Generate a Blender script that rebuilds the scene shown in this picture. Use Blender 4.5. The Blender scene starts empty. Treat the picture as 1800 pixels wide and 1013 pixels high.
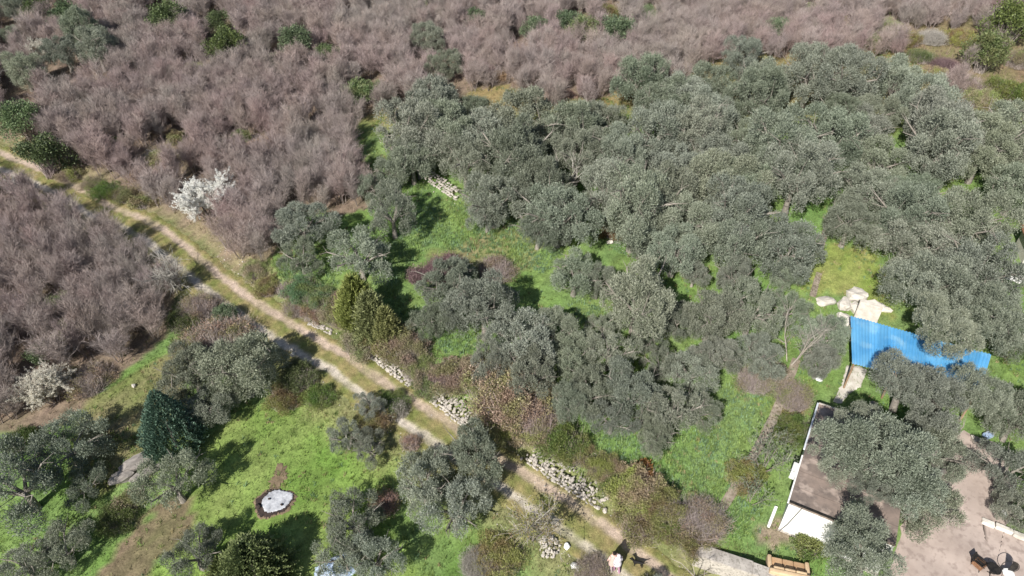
import bpy, bmesh, math
import numpy as np
from mathutils import Vector, Matrix, noise as mnoise

# ------------------------------------------------------------------ camera, sky, sun, exposure
PITCH = math.radians(38.0)
SLOPE = math.tan(math.radians(9.0))
F = 1200.0                                   # focal length in photo pixels (1800 wide)
DB = 41.0                                    # metres to the ground at the bottom of the view
DEPB = PITCH + math.atan(506.5 / F)
CAM = np.array([0.0, 0.0, DB * math.sin(DEPB)])
Y0 = DB * math.cos(DEPB)
scene = bpy.context.scene
col = scene.collection
cd = bpy.data.cameras.new('camera'); cam = bpy.data.objects.new('camera', cd); col.objects.link(cam)
cd.lens = 24.0; cd.sensor_width = 36.0; cd.clip_end = 3000.0
cam.location = CAM; cam.rotation_euler = (math.pi/2 - PITCH, 0, 0)
scene.camera = cam
CP, SP = math.cos(PITCH), math.sin(PITCH)
# direction the sunlight travels
ad = np.array([(1420-900)/F, 0, 0]) + np.array([0, CP, -SP]) - (585-506.5)/F*np.array([0, SP, CP])
ad = ad/np.linalg.norm(ad)
SUN_EL = math.asin(-ad[2]); 
w = bpy.data.worlds.new('World'); scene.world = w; w.use_nodes = True
nt = w.node_tree; bg = nt.nodes['Background']
sky = nt.nodes.new('ShaderNodeTexSky'); sky.sky_type = 'NISHITA'; sky.sun_disc = False
sky.sun_elevation = SUN_EL
sky.sun_rotation = math.atan2(-ad[0], -ad[1])
nt.links.new(sky.outputs[0], bg.inputs[0]); bg.inputs[1].default_value = 0.07
sl = bpy.data.lights.new('sun', 'SUN'); sl.energy = 4.9; sl.angle = math.radians(0.5); sl.color = (1.0, 0.95, 0.87)
so = bpy.data.objects.new('sun', sl); col.objects.link(so); so.location = (-40, -30, 90)
so.rotation_euler = Vector(ad).to_track_quat('-Z', 'Y').to_euler()
vs = scene.view_settings
vs.view_transform = 'Standard'; vs.look = 'None'; vs.gamma = 1.0; vs.use_curve_mapping = False
vs.exposure = 0.42

rng = np.random.default_rng(7)
def U(a, b, n=None): return rng.uniform(a, b, n)

# ------------------------------------------------------------------ picture <-> place
def ray(px, py):
    px = np.asarray(px, float); py = np.asarray(py, float)
    a = (px-900)/F; b = (506.5-py)/F
    return np.stack([a, CP + b*SP, -SP + b*CP], -1)
def project(P):
    d = np.asarray(P, float) - CAM
    x = d[..., 0]; fz = d[..., 1]*CP - d[..., 2]*SP; u = d[..., 1]*SP + d[..., 2]*CP
    fz = np.where(fz < 1, 1, fz)
    return 900 + F*x/fz, 506.5 - F*u/fz, fz
def base_hit(px, py):
    d = ray(px, py)
    t = (CAM[2] + SLOPE*Y0)/(SLOPE*d[..., 1] - d[..., 2])
    return CAM + d*t[..., None]
TRACK_PX = [(-900, -40), (-300, 165), (-60, 255), (0, 283), (60, 308), (130, 342), (180, 372), (225, 389), (267, 411), (302, 437), (330, 460), (365, 490),
            (402, 518), (448, 551), (495, 580), (545, 611), (600, 641), (650, 680), (704, 714), (741, 738), (778, 763), (830, 800), (905, 848),
            (985, 900), (1045, 943), (1100, 985), (1150, 1025), (1230, 1090), (1400, 1240)]
tp = np.array(TRACK_PX, float)
TW = base_hit(tp[:, 0], tp[:, 1])[:, :2]
def catmull(P, n=8):
    out = []
    for i in range(len(P)-1):
        p0 = P[max(i-1, 0)]; p1 = P[i]; p2 = P[i+1]; p3 = P[min(i+2, len(P)-1)]
        for k in range(n):
            t = k/n
            out.append(0.5*((2*p1) + (-p0+p2)*t + (2*p0-5*p1+4*p2-p3)*t*t + (-p0+3*p1-3*p2+p3)*t**3))
    out.append(P[-1]); return np.array(out)
TL = catmull(TW, 3)
def track_dist(x, y):
    """signed distance to the track's centre line, positive on the uphill side, and fraction along"""
    sh = np.shape(x); x = np.ravel(x); y = np.ravel(y)
    best = np.full(x.shape, 1e9); sg = np.ones(x.shape); fr = np.zeros(x.shape)
    A = TL[:-1]; B = TL[1:]
    for i in range(len(A)):
        a = A[i]; d = B[i]-A[i]; L2 = d@d
        t = np.clip(((x-a[0])*d[0] + (y-a[1])*d[1])/L2, 0, 1)
        ex = x-a[0]-t*d[0]; ey = y-a[1]-t*d[1]; q = ex*ex+ey*ey
        m = q < best
        best = np.where(m, q, best); sg = np.where(m, np.sign(d[0]*ey-d[1]*ex), sg); fr = np.where(m, (i+t)/len(A), fr)
    return (np.sqrt(best)*sg).reshape(sh), fr.reshape(sh)
def sstep(a, b, v):
    t = np.clip((v-a)/(b-a), 0, 1); return t*t*(3-2*t)
def wob(x, y, f=1.0, s=0.0):
    return (np.sin(x*.31*f+1.3+s)*np.cos(y*.27*f-.7+2*s) + .5*np.sin(x*.83*f-y*.61*f+2.1*s) + .3*np.cos(x*1.7*f+y*1.3*f+s) + .2*np.sin(x*3.1*f-y*2.7*f-s))/2
def gz(x, y):
    x = np.asarray(x, float); y = np.asarray(y, float)
    u, fr = track_dist(x, y)
    near = sstep(.32, .55, fr)
    z = SLOPE*(y-Y0) + .18*wob(x, y)*sstep(1.5, 6, np.abs(u))
    z = z + (.25+.75*near)*sstep(2.1, 3.3, u) - .45*sstep(2.0, 4.5, -u)
    return z
def hit(px, py, h=0.0):
    """ground point (raised by h) behind photo pixel(s)"""
    d = ray(px, py); t0 = (CAM[2]+SLOPE*Y0-h)/(SLOPE*d[..., 1]-d[..., 2]); t = t0
    for _ in range(9):
        P = CAM + d*np.asarray(t)[..., None]
        e = P[..., 2]-gz(P[..., 0], P[..., 1])-h
        t = t + e/(SLOPE*d[..., 1]-d[..., 2])
    return CAM + d*np.asarray(t)[..., None]
def at_z(px, py, z):
    d = ray(px, py); return CAM + d*((z-CAM[2])/d[2])
def mpp(P):                                   # metres per photo pixel at a point
    return project(np.asarray(P))[2]/F
def in_poly(px, py, poly):
    px = np.asarray(px); py = np.asarray(py); r = np.zeros(px.shape, bool); n = len(poly)
    for i in range(n):
        x1, y1 = poly[i]; x2, y2 = poly[(i+1) % n]
        c = ((y1 > py) != (y2 > py)) & (px < (x2-x1)*(py-y1)/((y2-y1) if y2 != y1 else 1e-9)+x1)
        r ^= c
    return r
# regions of the place, outlined on the map through the photo
WOOD_A = [(-500, -140), (2600, -140), (2600, 120), (1800, 190), (1690, 190), (1630, 140), (1560, 100), (1480, 115), (1340, 110), (1260, 112), (1205, 140), (1190, 172),
          (1130, 150), (1050, 190), (1000, 205), (950, 190), (900, 160), (820, 165), (790, 190), (690, 195), (612, 225), (645, 300), (650, 375), (600, 385),
          (500, 385), (485, 445), (462, 505), (405, 468), (340, 420), (275, 380), (205, 350), (125, 315), (70, 285), (0, 250), (-300, 130)]
WOOD_B = [(-300, 260), (0, 318), (60, 335), (130, 372), (200, 412), (250, 447), (290, 480), (312, 520), (300, 560), (285, 590), (220, 640), (150, 690), (120, 735), (60, 745), (-300, 780)]
SCRUB = [(1560, 60), (1700, 30), (2600, -20), (2600, 230), (1800, 215), (1690, 215), (1620, 175)]
FIELD = [(330, 790), (400, 730), (480, 690), (560, 680), (640, 720), (720, 770), (725, 830), (660, 870), (800, 1100), (150, 1100), (330, 930), (330, 850)]
DRYPATH = [(345, 850), (330, 905), (330, 925), (255, 1000), (200, 1060), (120, 1060), (165, 1000), (205, 955), (250, 910), (285, 870)]
PATIO = [(1585, 905), (1640, 830), (1660, 770), (1690, 750), (1760, 790), (1790, 850), (1740, 870), (1725, 915), (1800, 948), (2050, 1040), (2050, 1250), (1450, 1250), (1565, 985)]

# ------------------------------------------------------------------ materials
def newmat(name):
    m = bpy.data.materials.new(name); m.use_nodes = True; n = m.node_tree; n.nodes.clear()
    out = n.nodes.new('ShaderNodeOutputMaterial'); return m, n, out
def N(n, t, **k):
    x = n.nodes.new(t)
    for a, b in k.items(): setattr(x, a, b)
    return x
def c4(c): return (c[0], c[1], c[2], 1.0)
def mixc(n, fac, a, b, blend='MIX'):
    m = N(n, 'ShaderNodeMix', data_type='RGBA', blend_type=blend)
    for s, v in ((m.inputs[0], fac), (m.inputs[6], a), (m.inputs[7], b)):
        if isinstance(v, (tuple, list)): s.default_value = c4(v)
        elif isinstance(v, (int, float)): s.default_value = v
        else: n.links.new(v, s)
    return m.outputs[2]
def leaf_mat(name, a, b, trans=.28, rough=.5, jit=.35, spec=.35, hue=.015, sat=.2, c2=None, cs=.9):
    m, n, out = newmat(name)
    at = N(n, 'ShaderNodeAttribute', attribute_name='tint')
    oi = N(n, 'ShaderNodeObjectInfo')
    c = mixc(n, at.outputs['Fac'], a, b)
    if c2 is not None:
        ge = N(n, 'ShaderNodeNewGeometry'); pn = N(n, 'ShaderNodeTexNoise'); pn.inputs['Scale'].default_value = cs; pn.inputs['Detail'].default_value = 5; n.links.new(ge.outputs['Position'], pn.inputs['Vector'])
        pm = N(n, 'ShaderNodeMapRange'); pm.inputs[1].default_value = .44; pm.inputs[2].default_value = .60; n.links.new(pn.outputs[0], pm.inputs[0])
        c = mixc(n, pm.outputs[0], c, mixc(n, at.outputs['Fac'], tuple(x*.55 for x in c2), c2))
    mr = N(n, 'ShaderNodeMapRange'); mr.inputs[3].default_value = 1-jit/2; mr.inputs[4].default_value = 1+jit/2
    n.links.new(oi.outputs['Random'], mr.inputs[0])
    hs = N(n, 'ShaderNodeHueSaturation'); n.links.new(c, hs.inputs['Color']); n.links.new(mr.outputs[0], hs.inputs['Value'])
    h2 = N(n, 'ShaderNodeMapRange'); h2.inputs[3].default_value = .5-hue; h2.inputs[4].default_value = .5+hue
    wn = N(n, 'ShaderNodeTexWhiteNoise', noise_dimensions='1D'); n.links.new(oi.outputs['Random'], wn.inputs['W']); n.links.new(wn.outputs[0], h2.inputs[0]); n.links.new(h2.outputs[0], hs.inputs['Hue'])
    w2 = N(n, 'ShaderNodeTexWhiteNoise', noise_dimensions='2D'); n.links.new(oi.outputs['Location'], w2.inputs['Vector']); m3 = N(n, 'ShaderNodeMapRange'); m3.inputs[3].default_value = 1-sat; m3.inputs[4].default_value = 1+sat*.4
    n.links.new(w2.outputs[0], m3.inputs[0]); n.links.new(m3.outputs[0], hs.inputs['Saturation'])
    p = N(n, 'ShaderNodeBsdfPrincipled'); p.inputs['Roughness'].default_value = rough; p.inputs['Specular IOR Level'].default_value = spec
    t = N(n, 'ShaderNodeBsdfTranslucent'); n.links.new(hs.outputs[0], p.inputs['Base Color']); n.links.new(hs.outputs[0], t.inputs[0])
    mx = N(n, 'ShaderNodeMixShader'); mx.inputs[0].default_value = trans
    n.links.new(p.outputs[0], mx.inputs[1]); n.links.new(t.outputs[0], mx.inputs[2]); n.links.new(mx.outputs[0], out.inputs[0])
    return m
def surf_mat(name, a, b, scale=3.0, rough=.85, bump=.3, detail=8, lo=.35, hi=.68, metallic=0.0, spec=.3, c=None, cs=40.0):
    """two-colour noise material, optional speckle colour c"""
    m, n, out = newmat(name)
    tc = N(n, 'ShaderNodeTexCoord')
    nz = N(n, 'ShaderNodeTexNoise'); nz.inputs['Scale'].default_value = scale; nz.inputs['Detail'].default_value = detail; nz.inputs['Roughness'].default_value = .65
    n.links.new(tc.outputs['Object'], nz.inputs['Vector'])
    mr = N(n, 'ShaderNodeMapRange'); mr.inputs[1].default_value = lo; mr.inputs[2].default_value = hi; n.links.new(nz.outputs[0], mr.inputs[0])
    cc = mixc(n, mr.outputs[0], a, b)
    if c is not None:
        n2 = N(n, 'ShaderNodeTexNoise'); n2.inputs['Scale'].default_value = cs; n2.inputs['Detail'].default_value = 3
        n.links.new(tc.outputs['Object'], n2.inputs['Vector'])
        m2 = N(n, 'ShaderNodeMapRange'); m2.inputs[1].default_value = .52; m2.inputs[2].default_value = .66; n.links.new(n2.outputs[0], m2.inputs[0])
        cc = mixc(n, m2.outputs[0], cc, c)
    oi = N(n, 'ShaderNodeObjectInfo'); mv = N(n, 'ShaderNodeMapRange'); mv.inputs[3].default_value = .85; mv.inputs[4].default_value = 1.12
    n.links.new(oi.outputs['Random'], mv.inputs[0])
    hs = N(n, 'ShaderNodeHueSaturation'); n.links.new(cc, hs.inputs['Color']); n.links.new(mv.outputs[0], hs.inputs['Value'])
    p = N(n, 'ShaderNodeBsdfPrincipled'); n.links.new(hs.outputs[0], p.inputs['Base Color'])
    p.inputs['Roughness'].default_value = rough; p.inputs['Metallic'].default_value = metallic; p.inputs['Specular IOR Level'].default_value = spec
    if bump:
        bp = N(n, 'ShaderNodeBump'); bp.inputs['Strength'].default_value = bump; bp.inputs['Distance'].default_value = .05
        n.links.new(nz.outputs[0], bp.inputs['Height']); n.links.new(bp.outputs[0], p.inputs['Normal'])
    n.links.new(p.outputs[0], out.inputs[0])
    return m
def vcol_mat(name, attr='gcol', scale=1.6, fine=9.0, bump=.5, rough=.95):
    """colour of the ground cover from a vertex colour, broken up by noise"""
    m, n, out = newmat(name)
    tc = N(n, 'ShaderNodeTexCoord'); at = N(n, 'ShaderNodeAttribute', attribute_name=attr)
    vals = []
    for s, d in ((scale, 6), (fine, 8)):
        nz = N(n, 'ShaderNodeTexNoise'); nz.inputs['Scale'].default_value = s; nz.inputs['Detail'].default_value = d; nz.inputs['Roughness'].default_value = .7
        n.links.new(tc.outputs['Object'], nz.inputs['Vector']); vals.append(nz)
    mr = N(n, 'ShaderNodeMapRange'); mr.inputs[1].default_value = .3; mr.inputs[2].default_value = .7; mr.inputs[3].default_value = .65; mr.inputs[4].default_value = 1.35
    n.links.new(vals[0].outputs[0], mr.inputs[0])
    m2 = N(n, 'ShaderNodeMapRange'); m2.inputs[1].default_value = .3; m2.inputs[2].default_value = .7; m2.inputs[3].default_value = .6; m2.inputs[4].default_value = 1.4
    n.links.new(vals[1].outputs[0], m2.inputs[0])
    ml = N(n, 'ShaderNodeMath', operation='MULTIPLY'); n.links.new(mr.outputs[0], ml.inputs[0]); n.links.new(m2.outputs[0], ml.inputs[1])
    hs = N(n, 'ShaderNodeHueSaturation'); n.links.new(at.outputs['Color'], hs.inputs['Color']); n.links.new(ml.outputs[0], hs.inputs['Value'])
    p = N(n, 'ShaderNodeBsdfPrincipled'); n.links.new(hs.outputs[0], p.inputs['Base Color']); p.inputs['Roughness'].default_value = rough; p.inputs['Specular IOR Level'].default_value = .15
    bp = N(n, 'ShaderNodeBump'); bp.inputs['Strength'].default_value = bump; bp.inputs['Distance'].default_value = .12
    n.links.new(vals[1].outputs[0], bp.inputs['Height']); n.links.new(bp.outputs[0], p.inputs['Normal'])
    n.links.new(p.outputs[0], out.inputs[0]); return m
def grass_mat(name):
    m, n, out = newmat(name)
    at = N(n, 'ShaderNodeAttribute', attribute_name='gcol')
    p = N(n, 'ShaderNodeBsdfPrincipled'); p.inputs['Roughness'].default_value = .6; p.inputs['Specular IOR Level'].default_value = .25
    t = N(n, 'ShaderNodeBsdfTranslucent'); mx = N(n, 'ShaderNodeMixShader'); mx.inputs[0].default_value = .35
    n.links.new(at.outputs['Color'], p.inputs['Base Color']); n.links.new(at.outputs['Color'], t.inputs[0])
    n.links.new(p.outputs[0], mx.inputs[1]); n.links.new(t.outputs[0], mx.inputs[2]); n.links.new(mx.outputs[0], out.inputs[0]); return m

M = {}
M['ground'] = vcol_mat('ground_cover'); M['track'] = vcol_mat('track_earth', scale=2.5, fine=14, bump=.6); M['grass'] = grass_mat('grass_blades')
M['olive'] = leaf_mat('olive_leaf', (.10, .125, .082), (.37, .405, .315), trans=.2, rough=.5, spec=.25, jit=.42, hue=.028, sat=.35)
M['olive_bark'] = surf_mat('olive_bark', (.19, .17, .15), (.36, .33, .29), 6, .9, .6)
M['twig'] = leaf_mat('bare_twig', (.235, .182, .17), (.48, .39, .368), trans=0.0, rough=.8, jit=.22, spec=.1, hue=.02, sat=.22, c2=(.45, .385, .355), cs=.10)
M['bark'] = surf_mat('grey_bark', (.20, .165, .15), (.36, .31, .285), 9, .9, .5)
M['pale_bark'] = surf_mat('pale_bark', (.27, .245, .21), (.43, .39, .34), 9, .9, .5)
M['petal'] = leaf_mat('white_blossom', (.80, .80, .74), (.86, .86, .84), trans=.3, jit=.05, spec=.1)
M['petal_cream'] = leaf_mat('cream_blossom', (.60, .56, .47), (.76, .73, .64), trans=.3, jit=.05, spec=.1)
M['evergreen'] = leaf_mat('evergreen_leaf', (.06, .10, .05), (.18, .245, .12), trans=.15)
M['darkgreen'] = leaf_mat('ivy_leaf', (.05, .075, .028), (.16, .21, .07), trans=.15)
M['freshgreen'] = leaf_mat('fresh_leaf', (.09, .15, .04), (.23, .32, .10), trans=.3, c2=(.32, .36, .13))
M['yellowgreen'] = leaf_mat('yellow_green_leaf', (.17, .185, .06), (.42, .43, .16), trans=.3, c2=(.34, .26, .14))
M['bluegreen'] = leaf_mat('blue_green_leaf', (.07, .14, .07), (.20, .31, .16), trans=.25, c2=(.26, .32, .12))
M['redbrown'] = leaf_mat('red_brown_leaf', (.20, .125, .09), (.45, .31, .235), trans=.2, c2=(.38, .35, .15))
M['bramble'] = leaf_mat('bramble_leaf', (.22, .185, .11), (.50, .41, .29), trans=.25, c2=(.38, .44, .15))
M['orange'] = leaf_mat('dry_orange_leaf', (.25, .13, .05), (.40, .24, .10), trans=.25)
M['peach'] = leaf_mat('dry_peach_leaf', (.38, .24, .16), (.56, .40, .30), trans=.25)
M['purple'] = leaf_mat('purple_twig', (.15, .09, .10), (.29, .19, .20), trans=.05)
M['grey_twig'] = leaf_mat('grey_twig', (.24, .22, .19), (.42, .40, .36), trans=.0, spec=.1)
M['lichen'] = leaf_mat('lichened_twig', (.15, .15, .12), (.28, .28, .23), trans=.0, spec=.1)
M['palegreen'] = leaf_mat('pale_green_leaf', (.13, .19, .10), (.27, .34, .20), trans=.3)
M['cypress'] = leaf_mat('cypress_leaf', (.028, .06, .042), (.16, .25, .19), trans=.1)
M['yew'] = leaf_mat('round_conifer_leaf', (.06, .09, .03), (.25, .30, .12), trans=.15)
M['thuja'] = leaf_mat('gold_conifer_leaf', (.10, .12, .03), (.33, .36, .13), trans=.2)
M['limestone'] = surf_mat('limestone', (.34, .31, .275), (.62, .58, .53), 7, .9, .5)
M['white_rock'] = surf_mat('white_rock', (.52, .48, .42), (.74, .71, .66), 2.5, .9, .3)
M['grey_rock'] = surf_mat('grey_rock', (.20, .18, .17), (.38, .35, .32), 2.2, .9, .7)
M['patio'] = surf_mat('patio_earth', (.33, .27, .24), (.45, .375, .335), .6, .95, .15, c=(.29, .235, .21), cs=3.0)
M['concrete'] = surf_mat('weathered_concrete', (.34, .31, .28), (.58, .54, .49), 1.3, .9, .4, c=(.26, .24, .21), cs=9)
M['path'] = surf_mat('path_concrete', (.20, .165, .13), (.36, .31, .255), 2.5, .95, .5, c=(.14, .12, .08), cs=7)
M['roof_felt'] = surf_mat('roof_felt', (.13, .11, .10), (.30, .235, .20), .7, .9, .3, c=(.38, .31, .27), cs=1.6)
M['white_paint'] = surf_mat('white_paint', (.74, .74, .72), (.85, .85, .84), 1.1, .6, .08, lo=.25, hi=.6)
M['wall_paint'] = surf_mat('wall_render', (.50, .48, .44), (.66, .63, .58), 1.5, .9, .2)
M['blue_sheet'] = surf_mat('blue_sheet', (.07, .30, .60), (.17, .45, .72), .5, .36, .05, c=(.22, .46, .68), cs=.8, spec=.5)
M['gutter'] = surf_mat('pale_gutter', (.55, .60, .66), (.74, .77, .80), 3, .5, 0)
M['metal_dark'] = surf_mat('dark_metal', (.012, .012, .013), (.05, .045, .04), 6, .55, .1, metallic=.3)
M['rust'] = surf_mat('rusty_metal', (.16, .075, .04), (.30, .17, .10), 8, .85, .3)
M['sofa'] = surf_mat('beige_fabric', (.50, .36, .22), (.62, .47, .31), 4, .9, .15)
M['sofa_seat'] = surf_mat('tan_fabric', (.43, .27, .15), (.56, .38, .23), 3, .9, .15)
M['wood'] = surf_mat('weathered_wood', (.24, .15, .09), (.40, .29, .2), 5, .9, .4)
M['ash'] = surf_mat('white_ash', (.26, .27, .30), (.64, .66, .70), 2.6, .95, .7, c=(.42, .44, .48), cs=8)
M['char'] = surf_mat('charred_earth', (.02, .017, .017), (.085, .06, .052), 4, .95, .6)
M['scorched'] = surf_mat('scorched_grass', (.15, .11, .075), (.25, .19, .125), 4, .95, .5)
M['tarp'] = surf_mat('pale_blue_tarp', (.24, .36, .58), (.58, .66, .78), 2.5, .4, .3, spec=.5)
M['bag'] = surf_mat('white_plastic_bag', (.72, .73, .75), (.85, .85, .85), 5, .45, .4)
M['skin'] = surf_mat('skin', (.50, .31, .22), (.56, .36, .26), 8, .6, 0)
M['hair_dark'] = surf_mat('dark_hair', (.012, .009, .008), (.03, .022, .018), 30, .5, .3)
M['coat_pink'] = surf_mat('pale_pink_cloth', (.55, .38, .34), (.66, .48, .44), 5, .9, .2)
M['coat_lilac'] = surf_mat('white_lilac_cloth', (.60, .56, .62), (.72, .68, .74), 5, .9, .2)
M['trouser_mauve'] = surf_mat('mauve_cloth', (.36, .20, .29), (.46, .28, .37), 6, .9, .2)
M['trouser_grey'] = surf_mat('grey_pink_cloth', (.42, .34, .35), (.50, .42, .43), 6, .9, .2)
M['black_fur'] = surf_mat('black_fur', (.008, .008, .008), (.022, .02, .02), 20, .7, .4)

# ------------------------------------------------------------------ mesh helpers
def mesh_np(name, V, faces, mats, attrs=None, smooth=False, midx=None):
    """faces: list of int arrays (n,k)"""
    me = bpy.data.meshes.new(name)
    V = np.asarray(V, np.float32)
    me.vertices.add(len(V)); me.vertices.foreach_set('co', V.ravel())
    loops = np.concatenate([np.asarray(f, np.int32).ravel() for f in faces])
    tot = np.concatenate([np.full(len(f), np.shape(f)[1], np.int32) for f in faces])
    st = np.concatenate([[0], np.cumsum(tot)[:-1]]).astype(np.int32)
    me.loops.add(len(loops)); me.loops.foreach_set('vertex_index', loops)
    me.polygons.add(len(tot)); me.polygons.foreach_set('loop_start', st); me.polygons.foreach_set('loop_total', tot)
    if midx is not None: me.polygons.foreach_set('material_index', np.asarray(midx, np.int32))
    if smooth: me.polygons.foreach_set('use_smooth', np.ones(len(tot), bool))
    for m in mats: me.materials.append(M[m] if isinstance(m, str) else m)
    for k, a in (attrs or {}).items():
        a = np.asarray(a, np.float32)
        if a.ndim == 1:
            me.attributes.new(k, 'FLOAT', 'POINT').data.foreach_set('value', a)
        else:
            a4 = np.ones((len(a), 4), np.float32); a4[:, :3] = a
            me.attributes.new(k, 'FLOAT_COLOR', 'POINT').data.foreach_set('color', a4.ravel())
    me.update(calc_edges=True); return me
def link(name, me, parent=None, loc=None, rot=None, scale=None, kind=None):
    o = bpy.data.objects.new(name, me); col.objects.link(o)
    if parent is not None: o.parent = parent
    if loc is not None: o.location = loc
    if rot is not None: o.rotation_euler = rot
    if scale is not None: o.scale = scale if hasattr(scale, '__len__') else (scale,)*3
    if kind: o['kind'] = kind
    return o
def tag(o, label, cat, group=None):
    o['label'] = label; o['category'] = cat
    if group: o['group'] = group
    return o
def thing(name, label, cat, loc=(0, 0, 0), rotz=0.0, group=None, scale=1.0):
    o = bpy.data.objects.new(name, None); o.empty_display_size = .3; col.objects.link(o)
    o.location = loc; o.rotation_euler = (0, 0, rotz); o.scale = (scale,)*3 if not hasattr(scale, '__len__') else scale
    return tag(o, label, cat, group)
def unit(v): return v/np.maximum(np.linalg.norm(v, axis=-1, keepdims=True), 1e-9)
def rdir(n): return unit(rng.normal(size=(n, 3)))
def sprigs(C, D, L, W, tint):
    """diamond leaves: base C, direction D, length L, width W"""
    n = len(C); L = np.broadcast_to(L, (n,))[:, None]; W = np.broadcast_to(W, (n,))[:, None]
    S = unit(np.cross(D, rdir(n)))
    V = np.stack([C, C+D*L*.45+S*W*.5, C+D*L, C+D*L*.45-S*W*.5], 1).reshape(-1, 3)
    Fq = np.arange(4*n).reshape(-1, 4)
    return V, Fq, np.repeat(np.broadcast_to(tint, (n,)), 4)
def ribbons(A, B, wa, wb, tint):
    n = len(A); S = unit(np.cross(B-A, rdir(n)))
    wa = np.broadcast_to(wa, (n,))[:, None]; wb = np.broadcast_to(wb, (n,))[:, None]
    V = np.stack([A-S*wa*.5, A+S*wa*.5, B+S*wb*.5, B-S*wb*.5], 1).reshape(-1, 3)
    return V, np.arange(4*n).reshape(-1, 4), np.repeat(np.broadcast_to(tint, (n,)), 4)
def prisms(A, B, ra, rb, k=5):
    n = len(A); D = unit(B-A); ref = np.where(np.abs(D[:, 2:3]) > .9, np.array([[1., 0, 0]]), np.array([[0, 0, 1.]]))
    S = unit(np.cross(D, ref)); T = np.cross(D, S)
    a = np.arange(k)*2*np.pi/k
    ring = S[:, None]*np.cos(a)[None, :, None] + T[:, None]*np.sin(a)[None, :, None]
    ra = np.broadcast_to(ra, (n,))[:, None, None]; rb = np.broadcast_to(rb, (n,))[:, None, None]
    V = np.concatenate([A[:, None]+ring*ra, B[:, None]+ring*rb], 1).reshape(-1, 3)
    i = np.arange(k); j = (i+1) % k
    f = np.stack([i, j, j+k, i+k], 1); Fq = (f[None]+(np.arange(n)*2*k)[:, None, None]).reshape(-1, 4)
    return V, Fq, np.full(len(V), .5)
def join(parts):
    Vs, Fs, Ts = [], [], []; o = 0
    for V, Fq, T in parts:
        Vs.append(V); Fs.append(Fq+o); Ts.append(T); o += len(V)
    return np.concatenate(Vs), np.concatenate(Fs), np.concatenate(Ts)
def leafmesh(name, parts, mat):
    V, Fq, T = join(parts); return mesh_np(name, V, [Fq], [mat], {'tint': T})

# ------------------------------------------------------------------ ground
def axis(segs):
    out = []
    for a, b, s in segs: out.append(np.arange(a, b, s))
    return np.concatenate(out+[[segs[-1][1]]])
def zone_colour(x, y, soft=1.0):
    z = SLOPE*(y-Y0)
    u, fr = track_dist(x, y)
    px, py, d = project(np.stack([x, y, z], -1))
    jx = px + soft*14*wob(x, y, 2.2, 3) + soft*6*wob(x, y, 6, 1); jy = py + soft*10*wob(x, y, 2.4, 5) + soft*5*wob(x, y, 7, 2)
    n1 = np.clip(.5+.6*wob(x, y, 1.1, 4), 0, 1)[..., None]; n2 = np.clip(.5+.7*wob(x, y, 3.0, 9), 0, 1)[..., None]
    C = lambda *c: np.array(c)
    g = C(.13, .235, .055)*(1-n1)+C(.20, .265, .085)*n1
    g = g*(1-.35*n2)+C(.135, .22, .11)*.35*n2                               # grove floor
    hi = sstep(270, 190, py+25*wob(x, y, 1.5, 7))[..., None]; g = g*(1-hi)+(C(.29, .22, .11)*(1-n2)+C(.19, .18, .075)*n2)*hi
    def put(g, mask, c): return np.where(mask[..., None], c, g)
    wood = in_poly(jx, jy, WOOD_A) | in_poly(jx, jy, WOOD_B)
    litter = C(.25, .185, .15)*(1-n2)+C(.18, .15, .10)*n2
    g = put(g, wood, litter)
    g = put(g, in_poly(jx, jy, SCRUB), C(.25, .18, .12)*(1-n2)+C(.19, .185, .085)*n2)
    f = in_poly(jx, jy, FIELD)
    g = put(g, f, (C(.14, .245, .05)*(1-n1)+C(.22, .27, .09)*n1)*(.82+.36*n2))
    sl = in_poly(jx, jy, [(140, 700), (240, 640), (330, 600), (330, 700), (260, 800), (160, 880), (130, 800)])
    g = put(g, sl, C(.15, .185, .06)*(1-n2)+C(.24, .20, .12)*n2)
    g = put(g, in_poly(jx, jy, DRYPATH), C(.21, .16, .11)*(1-n2)+C(.13, .13, .06)*n2)
    g = put(g, in_poly(jx, jy, [(1360, 690), (1420, 700), (1400, 760), (1370, 800), (1345, 790)]), C(.22, .17, .09)*(1-n2)+C(.13, .16, .04)*n2)
    g = put(g, in_poly(jx, jy, [(1360, 930), (1400, 935), (1380, 980), (1345, 985), (1320, 960)]), C(.27, .22, .16)+0*n2)
    g = put(g, in_poly(jx, jy, [(1400, 470), (1480, 440), (1550, 490), (1570, 580), (1480, 540), (1400, 530)]), C(.19, .265, .06)*(1-n2)+C(.27, .28, .10)*n2)
    g = put(g, in_poly(jx, jy, [(740, 470), (900, 420), (960, 450), (930, 500), (860, 490), (800, 490)]), C(.25, .215, .12)*(1-n2)+C(.17, .23, .07)*n2)
    bank = sstep(3.7, 2.1, u+1.2*wob(x, y, 2, 6))*sstep(-5.0, -2.4, u+1.0*wob(x, y, 2, 2))
    dry = C(.27, .225, .135)*(1-n2)+C(.17, .18, .075)*n2
    b = (bank*.75)[..., None]; g = g*(1-b)+dry*b
    return g, u, fr, px, py, wood
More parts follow.
